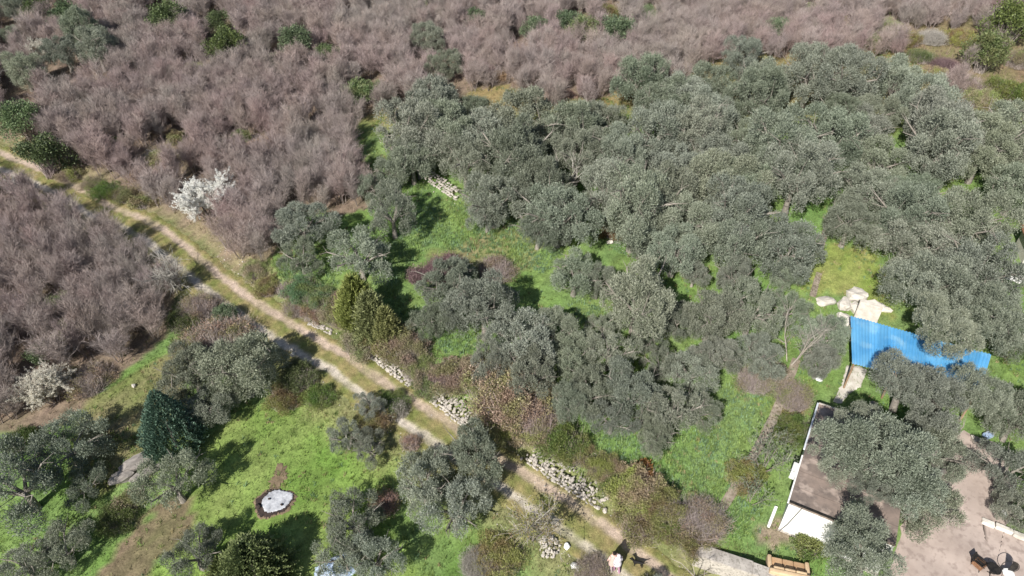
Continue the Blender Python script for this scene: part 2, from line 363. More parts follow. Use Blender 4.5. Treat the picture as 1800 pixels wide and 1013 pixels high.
def build_ground():
    xs = axis([(-520, -110, 40), (-110, -60, 1.0), (-60, 60, .5), (60, 110, 1.0), (110, 520, 40)])
    ys = axis([(-160, 8, 12), (8, 75, .5), (75, 125, 1.0), (125, 900, 35)])
    X, Y = np.meshgrid(xs, ys); Z = gz(X, Y)
    g = zone_colour(X, Y)[0].reshape(-1, 3)
    V = np.stack([X, Y, Z], -1).reshape(-1, 3); nx = len(xs)
    i = (np.arange(len(ys)-1)[:, None]*nx+np.arange(nx-1)[None]).ravel()
    o = link('ground', mesh_np('ground', V, [np.stack([i, i+1, i+1+nx, i+nx], 1)], ['ground'], {'gcol': g}, True), kind='structure')
    o['label'] = 'hillside ground of grass, dry grass and brown leaf litter'
build_ground()
def build_track():
    P = catmull(TW[1:], 26); seg = np.linalg.norm(np.diff(P, axis=0), axis=1); s = np.concatenate([[0], np.cumsum(seg)])
    q = np.arange(0, s[-1], .22); P = np.stack([np.interp(q, s, P[:, 0]), np.interp(q, s, P[:, 1])], 1)
    T = unit(np.gradient(P, axis=0)); Nn = np.stack([-T[:, 1], T[:, 0]], 1)
    w = np.linspace(-2.15, 2.15, 35)
    X = P[:, None, 0]+Nn[:, None, 0]*w; Y = P[:, None, 1]+Nn[:, None, 1]*w
    jit = .16*wob(X, Y, 5, 1)+.07*wob(X, Y, 14, 2)
    v = w[None]+jit
    r1 = np.exp(-((v-.80)/.34)**4); r2 = np.exp(-((v+.80)/.31)**4)             # uphill / downhill wheel rut
    edge = sstep(1.35, 2.1, np.abs(v)+.25*wob(X, Y, 4, 7))
    Z = gz(X, Y)+.045-.035*(r1+r2)-.12*edge+.012*wob(X, Y, 9, 3)
    n2 = np.clip(.5+.7*wob(X, Y, 6, 9), 0, 1)[..., None]
    mid = np.array([.30, .245, .12])*(1-n2)+np.array([.17, .195, .06])*n2
    c1 = np.array([.50, .40, .33])*(1-n2)+np.array([.43, .34, .27])*n2
    c2 = np.array([.58, .53, .47])*(1-n2)+np.array([.49, .43, .36])*n2
    far = sstep(14, 4, q)[:, None, None]*0
    patch = np.clip(.85+.5*wob(X, Y, 1.7, 8), .35, 1)[..., None]
    g = mid*(1-r1[..., None]*patch)+c1*r1[..., None]*patch
    g = g*(1-r2[..., None]*patch)+c2*r2[..., None]*patch
    V = np.stack([X, Y, Z], -1).reshape(-1, 3); nx = len(w); ny = len(q)
    i = (np.arange(ny-1)[:, None]*nx+np.arange(nx-1)[None]).ravel()
    o = link('track', mesh_np('track', V, [np.stack([i, i+nx, i+nx+1, i+1], 1)], ['track'], {'gcol': g.reshape(-1, 3)}, True), kind='structure')
    o['label'] = 'unpaved farm track with two pale wheel ruts and a grassy middle'
build_track()
def sheet(name, poly, mat, off=.03, n=96, rings=12, rough=.06, kind='structure', edge_drop=.06):
    """earth or slab lying on the slope: rings from an uneven outline to the middle"""
    W = hit(np.array([p[0] for p in poly], float), np.array([p[1] for p in poly], float))[:, :2]
    Wc = np.concatenate([W, W[:1]]); seg = np.linalg.norm(np.diff(Wc, axis=0), axis=1); s = np.concatenate([[0], np.cumsum(seg)])
    q = np.linspace(0, s[-1], n, endpoint=False); B = np.stack([np.interp(q, s, Wc[:, 0]), np.interp(q, s, Wc[:, 1])], 1)
    c = B.mean(0); B = B+unit(B-c)*(rough*rng.normal(size=(n, 1))+2*rough*wob(B[:, 0], B[:, 1], 3, 1)[:, None])
    V = []; 
    for k in range(rings):
        t = k/rings; R = B*(1-t)+c*t; V.append(np.column_stack([R, gz(R[:, 0], R[:, 1])+off-(edge_drop+off if k == 0 else 0)]))
    V = np.concatenate(V+[np.array([[c[0], c[1], float(gz(c[0], c[1]))+off]])])
    i = np.arange(n); j = (i+1) % n; Fq = np.concatenate([np.stack([i+k*n, j+k*n, j+(k+1)*n, i+(k+1)*n], 1) for k in range(rings-1)])
    Ft = np.stack([i+(rings-1)*n, j+(rings-1)*n, np.full(n, len(V)-1)], 1)
    a = B[1]-B[0]; 
    area = np.sum(B[:, 0]*np.roll(B[:, 1], -1)-np.roll(B[:, 0], -1)*B[:, 1])
    if area < 0: Fq = Fq[:, ::-1]; Ft = Ft[:, ::-1]
    return link(name, mesh_np(name, V, [Fq, Ft], [mat], smooth=True), kind=kind)
sheet('patio', PATIO, 'patio', off=.05, n=160, rings=24)

# ------------------------------------------------------------------ tree models
def limb_tree(h, spread, forks=4, r=.16, lean=(0, 0), sub=5):
    """trunk + limbs as tapered tubes; returns prisms part and limb end points"""
    parts = []; ends = []
    top = np.array([lean[0], lean[1], h*.28]); k = np.array([lean[0]*.4+U(-.1, .1), lean[1]*.4+U(-.1, .1), h*.14]); b = np.array([0, 0, -.25])
    parts.append(prisms(np.array([b, k]), np.array([k, top]), np.array([r*1.7, r*1.15]), np.array([r*1.15, r*.95]), 8))
    for f in range(forks):
        a = 2*np.pi*(f+U(-.3, .3))/forks; p = top.copy(); rr = r*.72
        d = unit(np.array([np.cos(a)*spread/h*1.5, np.sin(a)*spread/h*1.5, 1.0]))
        for s in range(3):
            q = p+d*h*.2*U(.8, 1.2); parts.append(prisms(p[None], q[None], rr, rr*.72, 6)); p = q; rr *= .72
            d = unit(d+rdir(1)[0]*.35+np.array([np.cos(a)*.25, np.sin(a)*.25, .1]))
            for _ in range(sub-3):
                e = p+unit(d+rdir(1)[0]*.8)*h*.16*U(.7, 1.3); parts.append(prisms(p[None], e[None], rr*.55, rr*.2, 4)); ends.append(e)
        ends.append(p)
    return parts, np.array(ends)
def olive_model(seed, R=3.0, H=5.6, n=17000, lobes=34, open_=0.0):
    global rng
    rng = np.random.default_rng(seed)
    parts, ends = limb_tree(H, R, forks=int(U(3, 5.9)), r=.2)
    trunk = join(parts)
    # lobes: upright plumes spread over an uneven dome that comes down close to the ground
    zc = H*.50; L = []; tries = 0
    while len(L) < lobes and tries < 6000:
        tries += 1
        d = rdir(1)[0]
        if d[2] < -.62: continue
        rad = U(.45, 1.0)**.5; az = math.atan2(d[1], d[0])
        s = 1+.24*math.sin(2*az+seed)+.16*math.sin(3*az+2.3*seed)+.10*math.sin(5*az+seed)
        c = np.array([d[0]*R*.78*rad*s, d[1]*R*.78*rad*s, zc+d[2]*(H*.36)*rad*U(.85, 1.12)])
        rr = U(.48, 1.0)*R/3
        if all(np.linalg.norm((c-q[0])*np.array([1, 1, .75])) > .90*(rr+q[1])*(1+.3*open_) for q in L): L.append((c, rr))
    cs = np.array([l[0] for l in L]); rs = np.array([l[1] for l in L])
    wts = rs**2/np.sum(rs**2); idx = rng.choice(len(L), n, p=wts)
    d = rdir(n); d[:, 2] = np.where(d[:, 2] < -.6, -d[:, 2], d[:, 2])
    # each lobe is a bunch of tufts
    nt_ = 26; tuft = unit(rng.normal(size=(len(L), nt_, 3))+np.array([0, 0, .35])); ti = rng.integers(0, nt_, n)
    d = unit(d*.42+tuft[idx, ti]*.58+rng.normal(size=(n, 3))*.10)
    rad = rs[idx]*(1-.42*rng.random(n)**1.5)*(.82+.36*rng.random((len(L), nt_))[idx, ti])
    C = cs[idx]+d*rad[:, None]*np.array([1, 1, 1.22])
    C[:, 2] = np.maximum(C[:, 2], .12+.2*rng.random(n))
    D = unit(d*.7+np.array([0, 0, .5])+rng.normal(size=(n, 3))*.5)
    tint = np.clip(.36+.22*rng.normal(size=n)+.22*rng.random(len(L))[idx]+.22*rng.random((len(L), nt_))[idx, ti]-.05, 0, 1)
    leaves = sprigs(C, D, U(.09, .20, n), U(.04, .068, n), tint)
    ns = 520; j = rng.integers(0, len(L), ns); dd = rdir(ns); dd[:, 2] = np.abs(dd[:, 2])*.8+.2; dd = unit(dd)
    base = cs[j]+dd*rs[j][:, None]*1.0; up_ = unit(dd*.5+np.array([0, 0, .8])+rng.normal(size=(ns, 3))*.2)
    SC = (base[:, None]+up_[:, None]*np.linspace(0, .36, 6)[None, :, None]).reshape(-1, 3)
    SD = unit(np.repeat(up_, 6, 0)+rng.normal(size=(ns*6, 3))*.7)
    shoots = sprigs(SC, SD, .14, .05, np.clip(.6+.25*rng.normal(size=ns*6), 0, 1))
    m = min(len(L), 22); near = [ends[np.argmin(np.linalg.norm(ends-c, axis=1))] for c in cs[:m]]
    tw = prisms(np.array(near), cs[:m], .04, .014, 4)
    V, Fq, T = join([trunk, tw])
    return mesh_np('olive_trunk', V, [Fq], ['olive_bark'], {'tint': T}, True), leafmesh('olive_crown', [leaves, shoots], 'olive')
OL = [olive_model(11+i, R=3.0, H=[5.4, 6.0, 5.0, 5.8, 6.4, 5.2, 5.6, 6.1][i], lobes=[26, 30, 22, 32, 28, 20, 25, 34][i], n=[27000, 29000, 24000, 31000, 29000, 21000, 26000, 32000][i]) for i in range(8)]
OLO = [olive_model(41+i, R=3.0, H=[4.8, 5.4, 4.6][i], lobes=[17, 19, 15][i], n=[16000, 17500, 14500][i], open_=.8) for i in range(3)]
OLH = [5.4, 6.0, 5.0, 5.8, 6.4, 5.2, 5.6, 6.1]; OLOH = [4.8, 5.4, 4.6]

def grow(levels, seed, stems=5, h=4.2, spread=.35, w0=.07, upright=.8):
    """bare multi-stemmed tree: list of levels (count, length, angle, width)"""
    global rng
    rng = np.random.default_rng(seed)
    parts = []; A = []; D = []; Ln = []
    for s in range(stems):
        a = U(0, 6.28); d = unit(np.array([np.cos(a)*spread*U(.2, 1), np.sin(a)*spread*U(.2, 1), 1.0])); p = np.array([np.cos(a)*.15, np.sin(a)*.15, -.15]); L = h*U(.7, 1.05)
        k = 4; r = w0*U(.7, 1.1)
        for i in range(k):
            q = p+d*L/k; parts.append(prisms(p[None], q[None], r*(1-i/k*.85), r*(1-(i+1)/k*.85), 5))
            if i >= 1: A.append(p); D.append(q-p); Ln.append(L)
            p = q; d = unit(d+rdir(1)[0]*.14+np.array([0, 0, .06]))
    stemp = join(parts)
    A = np.array(A); D = np.array(D); tw = []
    for cnt, ln, ang, wd in levels:
        n = len(A)*cnt; i = np.repeat(np.arange(len(A)), cnt); t = U(.1, 1, n)[:, None]
        P = A[i]+D[i]*t; d = unit(unit(D[i])*upright+rdir(n)*ang+np.array([0, 0, .18])); E = d*(ln*U(.5, 1.3, n))[:, None]
        tw.append(ribbons(P, P+E, wd, wd*.5, np.clip(.5+.27*rng.normal(size=n), 0, 1))); A, D = P, E
    return stemp, tw, A, D
def bare_model(seed, **k):
    lv = k.pop('levels', [(7, .9, .66, .018), (6, .55, .66, .013), (5, .36, .75, .010)])
    mat = k.pop('mat', 'twig'); bark = k.pop('bark', 'bark')
    s, tw, A, D = grow(lv, seed, **k)
    return mesh_np('bare_trunk', s[0], [s[1]], [bark], {'tint': s[2]}, True), leafmesh('bare_crown', tw, mat)
BARE = [bare_model(100+i, stems=[5, 6, 4, 7, 5, 6][i], h=[2.9, 2.6, 3.2, 2.5, 3.0, 2.8][i], spread=[.35, .45, .3, .55, .4, .35][i], w0=.035, upright=.95) for i in range(6)]
def blossom_model(seed, mat, h=4.0, n=9000):
    s, tw, A, D = grow([(7, 1.3, .8, .03), (6, .6, .7, .02)], seed, stems=6, h=h*.8, spread=.95, upright=.7)
    m = len(A); per = max(1, n*6//m); i = np.repeat(np.arange(m), per); t = U(.1, 1.05, len(i))[:, None]
    C = A[i]+D[i]*t+rng.normal(size=(len(i), 3))*.035
    keep = rng.random(len(i)) < .9; C = C[keep]
    return (mesh_np('blossom_trunk', s[0], [s[1]], ['bark'], {'tint': s[2]}, True),
            leafmesh('blossom_twigs', tw, 'twig'), leafmesh('blossom_flowers', [sprigs(C, rdir(len(C)), U(.04, .085, len(C)), U(.035, .065, len(C)), rng.random(len(C)))], mat))
def mound_model(seed, R=1.0, H=1.0, n=5200, lobes=14, leaf=.11, wid=.06, twigs=260, mat='bramble', low=-.2, cz=.42, twigmat='twig', up=.35):
    """shrub: uneven clumps of leaves with twigs poking through (unit size, scaled when placed)"""
    global rng
    rng = np.random.default_rng(seed)
    cs = []; rs = []
    for k in range(lobes):
        d = rdir(1)[0]; d[2] = abs(d[2])*1.1-.12; rad = U(.3, 1.08)
        cs.append([d[0]*R*.9*rad, d[1]*R*.9*rad, H*cz*(1.15-.5*rad)+d[2]*H*.5*rad]); rs.append(U(.16, .42)*(.72 if lobes > 30 else 1))
    cs = np.array(cs); rs = np.array(rs); idx = rng.choice(lobes, n, p=rs**2/np.sum(rs**2))
    d = rdir(n); C = cs[idx]+d*(rs[idx]*(1-.5*rng.random(n)**1.5)*(1+.18*rng.normal(size=n)))[:, None]
    C[:, 2] = np.abs(C[:, 2])
    D = unit(d*.7+np.array([0, 0, up])+rng.normal(size=(n, 3))*.55)
    parts = [sprigs(C, D, U(.5, 1.2, n)*leaf, U(.6, 1.2, n)*wid, np.clip(.45+.28*rng.normal(size=n), 0, 1))]
    crown = leafmesh('shrub_leaves', parts, mat)
    tws = []
    if twigs:
        a = rdir(twigs)*R*(.25 if twigs < 300 else .8)*np.sqrt(rng.random((twigs, 1))); a[:, 2] = 0; b = cs[rng.integers(0, lobes, twigs)]*.35+a*np.array([.85, .85, 0])+rdir(twigs)*.34+np.array([0, 0, .3*H]); b[:, 2] = np.abs(b[:, 2])
        mid = (a+b)/2+rdir(twigs)*.1
        tk = .5 if twigs > 1000 and n > 5000 else 1.0; tws = [ribbons(a, mid, .016*tk, .012*tk, np.clip(rng.random(twigs), 0, 1)), ribbons(mid, b, .012*tk, .006*tk, rng.random(twigs))]
    return crown, leafmesh('shrub_stems', tws, twigmat)
SH = [mound_model(200+i, H=[.9, .7, 1.0, .8][i], lobes=22, n=6500, twigs=420) for i in range(4)]
SHB = [mound_model(330+i, H=[.75, .9, .65][i], lobes=46, n=24000, twigs=1400, leaf=.048, wid=.03) for i in range(3)]
SHTB = [mound_model(340+i, H=.8, lobes=40, n=7000, twigs=6000, leaf=.045, wid=.025) for i in range(2)]
SHT = [mound_model(230+i, H=1.0, n=1300, twigs=1500, leaf=.09, wid=.045) for i in range(2)]          # twiggy, few leaves
EV = [mound_model(260+i, R=1.0, H=[1.7, 2.0, 1.5][i], n=6500, lobes=20, leaf=.10, wid=.05, twigs=120, mat='evergreen', cz=.5) for i in range(3)]
IVY = [mound_model(280+i, R=.85, H=2.0, n=7000, lobes=20, leaf=.075, wid=.05, twigs=260, mat='darkgreen', cz=.45) for i in range(2)]
def cone_model(seed, R, H, n, mat, power=.8, base=.0, leaf=.2, wid=.07, upl=.9, rag=1.0):
    global rng
    rng = np.random.default_rng(seed)
    t = 1-np.sqrt(rng.random(n)); a = U(0, 2*np.pi, n)
    prof = np.where(t < .18, .72+.28*np.sqrt(np.clip(t/.18, 0, 1)), ((1-t)/.82)**power)
    # vertical sprays: bunches of foliage round the crown
    bun = rag*(.13*np.sin(a*13+np.sin(t*22)*1.4)+.10*np.sin(a*29+t*50)+.05*rng.normal(size=n))+(rag-1)*.25*np.sin(a*3+t*7+seed)*np.sin(t*11+a)
    r = R*prof*(1+bun)*(1-np.where(rng.random(n) < .3, .45, .14)*rng.random(n))
    C = np.stack([np.cos(a)*r, np.sin(a)*r, base+t*(H-base)], 1)
    D = unit(np.stack([np.cos(a)*.45, np.sin(a)*.45, np.full(n, upl)], 1)+rng.normal(size=(n, 3))*.28)
    tint = np.clip(.42+1.7*bun+.2*rng.normal(size=n), 0, 1)
    tr = prisms(np.array([[0, 0, -.2]]), np.array([[0, 0, H*.45]]), .13, .06, 7)
    return leafmesh('conifer_crown', [sprigs(C, D, U(.6, 1.2, n)*leaf, U(.6, 1.2, n)*wid, tint)], mat), mesh_np('conifer_trunk', tr[0], [tr[1]], ['bark'], {'tint': tr[2]}, True)

# ------------------------------------------------------------------ placing trees
rng = np.random.default_rng(5)
def spot(px, py, h):
    """base on the ground of a thing whose point at height h shows at the pixel"""
    P = hit(px, py, h); return np.array([P[0], P[1], float(gz(P[0], P[1]))])
def plant_olive(px, py, dpx, label, group=None, open_=False, k=None, flat=1.0):
    lib, hs = (OLO, OLOH) if open_ else (OL, OLH)
    i = int(rng.integers(len(lib))) if k is None else k % len(lib)
    P = spot(px, py, 3.2); s = dpx*mpp(P)/6.2
    P = spot(px, py, hs[i]*s*.52)
    return put_olive(P, s, i, lib, label, group, flat)
def put_olive(P, s, i, lib, label, group, flat=1.0):
    t = thing('olive_tree', label, 'olive tree', P, U(0, 6.28), group, (s*U(.93, 1.07), s*U(.93, 1.07), s*flat*U(.88, 1.22)))
    link('trunk', lib[i][0], t); link('crown', lib[i][1], t); return t
def nearest(px, py, marks): return marks[int(np.argmin([(px-m[0])**2+(py-m[1])**2 for m in marks]))][2]
LMARK = [(1150, 570, 'beside the round olive with twisted branches'), (990, 690, 'behind the twiggy red-brown bramble'), (1120, 750, 'above the orange-brown bush'), (1380, 560, 'beside the pale leafless tree'), (1220, 700, 'above the tall garden weeds'), (1300, 495, 'below the packed upper grove'), (1300, 620, 'beside the dry brownish bushes'), (1050, 630, 'below the split-crowned olive')]
OLIVES = [
 # px, py, width px, label, open crown
 (425, 645, 150, 'grey olive tree beside the track, opposite the brown bramble mound', 0),
 (335, 648, 120, 'olive tree growing behind the dark conical cypress', 0),
 (372, 712, 100, 'small olive tree between the conical cypress and the track', 0),
 (35, 855, 165, 'olive tree in rough grass beside the grey rock outcrop', 1),
 (118, 780, 135, 'olive tree behind the grey rock outcrop, below the cream blossom tree', 1),
 (150, 850, 90, 'low olive limb tree leaning toward the grey rock outcrop', 1),
 (308, 850, 125, 'olive tree in front of the conical cypress, beside the grey rocks', 1),
 (40, 990, 110, 'grey olive tree in rough grass left of the bare earth path', 1),
 (110, 965, 120, 'small grey olive at the edge of the bare earth path', 1),
 (345, 975, 110, 'olive tree between the bare earth path and the round conifer', 1),
 (620, 915, 120, 'olive tree on the lawn next to the blue tarpaulin', 1),
 (600, 975, 110, 'olive tree leaning over the blue tarpaulin', 1),
 (660, 985, 110, 'olive tree with bare pale limbs beside the blue tarpaulin', 1),
 (745, 850, 120, 'broad olive tree reaching over the lawn edge near the track', 0),
 (835, 805, 115, 'olive tree overhanging the track and casting shade on it', 0),
 (800, 895, 135, 'dark olive tree with bare inner limbs beside the track', 1),
 (650, 715, 60, 'small leaning olive at the lawn edge beside the track', 1),
 (610, 770, 75, 'low lobe of leaning olive over the bright lawn', 1),
 (650, 790, 70, 'small olive with pale leaning trunk on the bright lawn', 1),
 (530, 395, 105, 'olive tree at the edge of the bare woodland', 0),
 (530, 455, 85, 'olive tree standing over blue-green weeds near the track', 1),
 (632, 450, 125, 'olive tree with pale bare limbs behind the golden conifer', 1),
 (690, 378, 105, 'olive tree with pale limbs in the grassy clearing', 1),
 (785, 495, 105, 'olive tree beside the purple shrub in the clearing', 0),
 (765, 560, 90, 'olive tree next to the golden conifer shade', 0),
 (850, 545, 130, 'large olive tree at the lower edge of the clearing', 0),
 (915, 590, 145, 'broad olive tree with pale inner branches below the clearing', 0),
 (975, 575, 100, 'olive tree on the shaded side of the broad olive below the clearing', 0),
 (860, 640, 90, 'olive tree above the large red-brown bramble', 1),
 (935, 660, 110, 'olive tree behind the large red-brown bramble', 0),
 (1010, 485, 110, 'olive tree with a split crown on the green clearing', 1),
 (1120, 530, 140, 'round olive tree with pale twisted branches, open grass around it', 0),
 (1140, 590, 80, 'small olive with white curving limbs below the round olive', 1),
]
OLIVES.append((1142, 1042, 75, 'small olive beside the black dog at the track edge', 1))
LOWER = [(1000, 625, 105), (1070, 615, 115), (1035, 690, 115), (1110, 690, 130), (1180, 720, 130), (1215, 650, 110), (1150, 765, 95), (1075, 735, 95), (1000, 715, 90),
         (1250, 560, 120), (1320, 550, 125), (1260, 625, 95), (1335, 625, 100), (1385, 540, 95), (1220, 480, 70), (1290, 490, 80), (1230, 720, 90), (1190, 560, 80), (1380, 490, 70), (1160, 640, 85)]
RIGHT = [(1450, 590, 100, 'dense olive tree beside the blue corrugated roof'), (1440, 640, 70, 'lower olive tree beside the white paved strip'),
         (1600, 430, 140, 'tall olive tree behind the white boulders'), (1690, 400, 140, 'olive tree behind the large olive above the blue roof'), (1720, 480, 150, 'olive tree beside the white terrace slab'),
         (1785, 590, 110, 'olive tree past the shaded end of the blue roof'),
         (1785, 740, 110, 'olive tree above the stone block row'),
         (1640, 790, 130, 'olive tree beside the earth yard and cabin'), (1620, 880, 150, 'thin olive tree hanging over the earth yard'), (1775, 825, 120, 'dark olive tree shading the upper earth yard'), (1785, 895, 90, 'olive tree on the green verge by the kerb stones')]
OLIVES += [(690, 300, 85, 'olive tree at the foot of the upper grove beside the bare woodland', 0), (735, 282, 75, 'olive tree behind the crumbling terrace wall', 0), (650, 335, 70, 'olive tree between bare woodland and the pale-limbed olive', 1),
 (855, 380, 75, 'olive tree at the upper edge of the clearing', 0), (945, 400, 95, 'olive tree with dark heart at the upper edge of the clearing', 0), (990, 395, 85, 'olive tree leaning into the clearing beside the orange-brown shrub', 0), (1125, 425, 80, 'olive tree right of the orange-brown shrub', 0), (1175, 440, 80, 'olive tree with pale forked trunk above the round olive', 1),
 (820, 520, 80, 'olive tree shading the dry brown stems in the clearing', 1), (1050, 500, 70, 'small olive tree on the green strip left of the round olive', 1), (1060, 570, 70, 'small olive tree in the shade below the split-crowned olive', 1)]
for k, (a, b, d, lab, op) in enumerate(OLIVES): plant_olive(a, b, d, lab, 'separate olive trees around the clearing and lawn', bool(op), k)
for k, (a, b, d) in enumerate(LOWER): wh = nearest(a, b, LMARK); plant_olive(a, b, d*.92, 'grey-green olive tree of the packed lower block, '+wh, 'lower block olive trees '+wh, k % 3 == 1, k)
for k, (a, b, d, lab) in enumerate(RIGHT): plant_olive(a, b, d, lab, 'olive trees around the cabin and blue roof', 'thin' in lab or 'dark' in lab, k)
WOODOL = [(751, 66, 58, 'round dark olive tree standing alone in the bare woodland'), (786, 111, 62, 'olive tree in the bare woodland just above the grove'), (1308, 98, 70, 'tall pointed olive tree at the top corner of the grove'),
                       (150, 62, 60, 'grey-green olive among bare trees behind the white blossom tree'), (172, 88, 62, 'olive tree in the bare woodland below a paler olive'), (115, 98, 60, 'olive tree in front of the small white blossom tree'), (40, 122, 60, 'olive tree among bare trees near the ivy-clad trunk'), (20, 60, 40, 'small olive tree at the woodland edge'), (30, 18, 50, 'olive tree beside an ivy-clad tree in the high woodland')]
for (a, b, d, lab) in WOODOL:
    plant_olive(a, b, d*1.22, lab, 'olive trees standing in the bare woodland')
# the dense upper grove
GROVE = [(620, 225), (690, 190), (760, 175), (800, 155), (900, 165), (960, 205), (1040, 225), (1045, 140), (1130, 140), (1190, 190), (1215, 130), (1290, 110), (1340, 135), (1400, 130), (1480, 135), (1560, 120), (1612, 170), (1700, 220), (1850, 205),
         (1850, 345), (1760, 350), (1660, 375), (1560, 400), (1480, 385), (1445, 440), (1390, 470), (1330, 455), (1280, 450), (1200, 440), (1130, 420), (1090, 370), (1010, 405), (960, 385), (900, 365), (845, 370), (815, 305), (740, 285), (690, 320), (640, 300)]
GMARK = [(770, 320, 'around the crumbling terrace wall'), (995, 310, 'around the pale dead tree'), (1078, 390, 'behind the orange-brown shrub'), (1385, 220, 'around the high grassy gap'), (1455, 380, 'beside the short path gap'), (1308, 115, 'below the tall pointed olive'), (1680, 210, 'bordering the upper scrub'), (1770, 340, 'beside the terrace rocks'), (900, 175, 'bordering the bare woodland'), (690, 220, 'below the fresh green shrubs'), (1250, 330, 'in the heart of the block')]
AMARK = [(355, 345, 'around the brilliant white blossom tree'), (455, 254, 'around the dry peach-leaved bush'), (120, 280, 'above the bend of the track'), (530, 370, 'behind the woodland-edge olive'), (640, 200, 'around the fresh green shrubs by the grove'), (522, 90, 'around the rounded evergreen shrub'), (398, 100, 'around the broad ivy-clad tree'), (150, 120, 'around the high woodland olives'), (440, 440, 'above the yellow-green bank bush'), (600, 320, 'beside the left flank of the olive grove')]
BMARK = [(82, 660, 'around the cream blossom tree'), (300, 470, 'around the pale leaning tree'), (330, 550, 'beside the rusty brown bush'), (120, 570, 'around the ivy-green bush'), (28, 345, 'around the low white blossom tree'), (105, 500, 'around the small green bush'), (190, 430, 'along the lower side of the track'), (220, 620, 'along the rough slope above the cypress')]
GAPS = [[(1335, 165), (1425, 165), (1440, 275), (1365, 280)], [(1448, 265), (1520, 265), (1512, 360), (1455, 360)], [(1422, 350), (1495, 350), (1490, 440), (1415, 440)], [(1050, 385), (1108, 385), (1100, 450), (1050, 440)],
        [(735, 300), (835, 300), (835, 365), (745, 355)], [(1645, 300), (1700, 300), (1700, 350), (1645, 350)], [(1160, 455), (1240, 455), (1240, 500), (1160, 500)]]
def scatter(poly, step, jit=.42, ylim=(15, 130), xlim=(-110, 110), h=0.0):
    gx, gy = np.meshgrid(np.arange(xlim[0], xlim[1], step), np.arange(ylim[0], ylim[1], step*.87)); gx = gx+(np.arange(gx.shape[0]) % 2)[:, None]*step/2
    x = gx.ravel()+U(-jit, jit, gx.size)*step; y = gy.ravel()+U(-jit, jit, gx.size)*step
    z = gz(x, y); px, py, d = project(np.stack([x, y, z+h], -1))
    m = in_poly(px, py, poly); return np.stack([x, y, z], 1)[m], px[m], py[m], d[m]
G, gpx, gpy, gd = scatter(GROVE, 4.25, .33, h=3.0)
for j in range(len(G)):
    if any(in_poly(gpx[j:j+1], gpy[j:j+1], g)[0] for g in GAPS): continue
    s = U(.78, 1.10)
    wh = nearest(gpx[j], gpy[j], GMARK)
    put_olive(G[j], s, int(rng.integers(8)), OL, 'silvery olive tree of the packed upper grove, '+wh, 'upper grove olive trees '+wh)
G, gpx, gpy, gd = scatter([(1870, 215), (2500, 190), (2700, 900), (2080, 1000), (1960, 860), (1900, 700), (1930, 520), (1870, 345)], 4.6, .33, h=3.0)
for j in range(len(G)): put_olive(G[j], U(.8, 1.1), int(rng.integers(8)), OL, 'silvery olive tree standing past the terrace hut and the earth yard', 'olive trees past the hut')

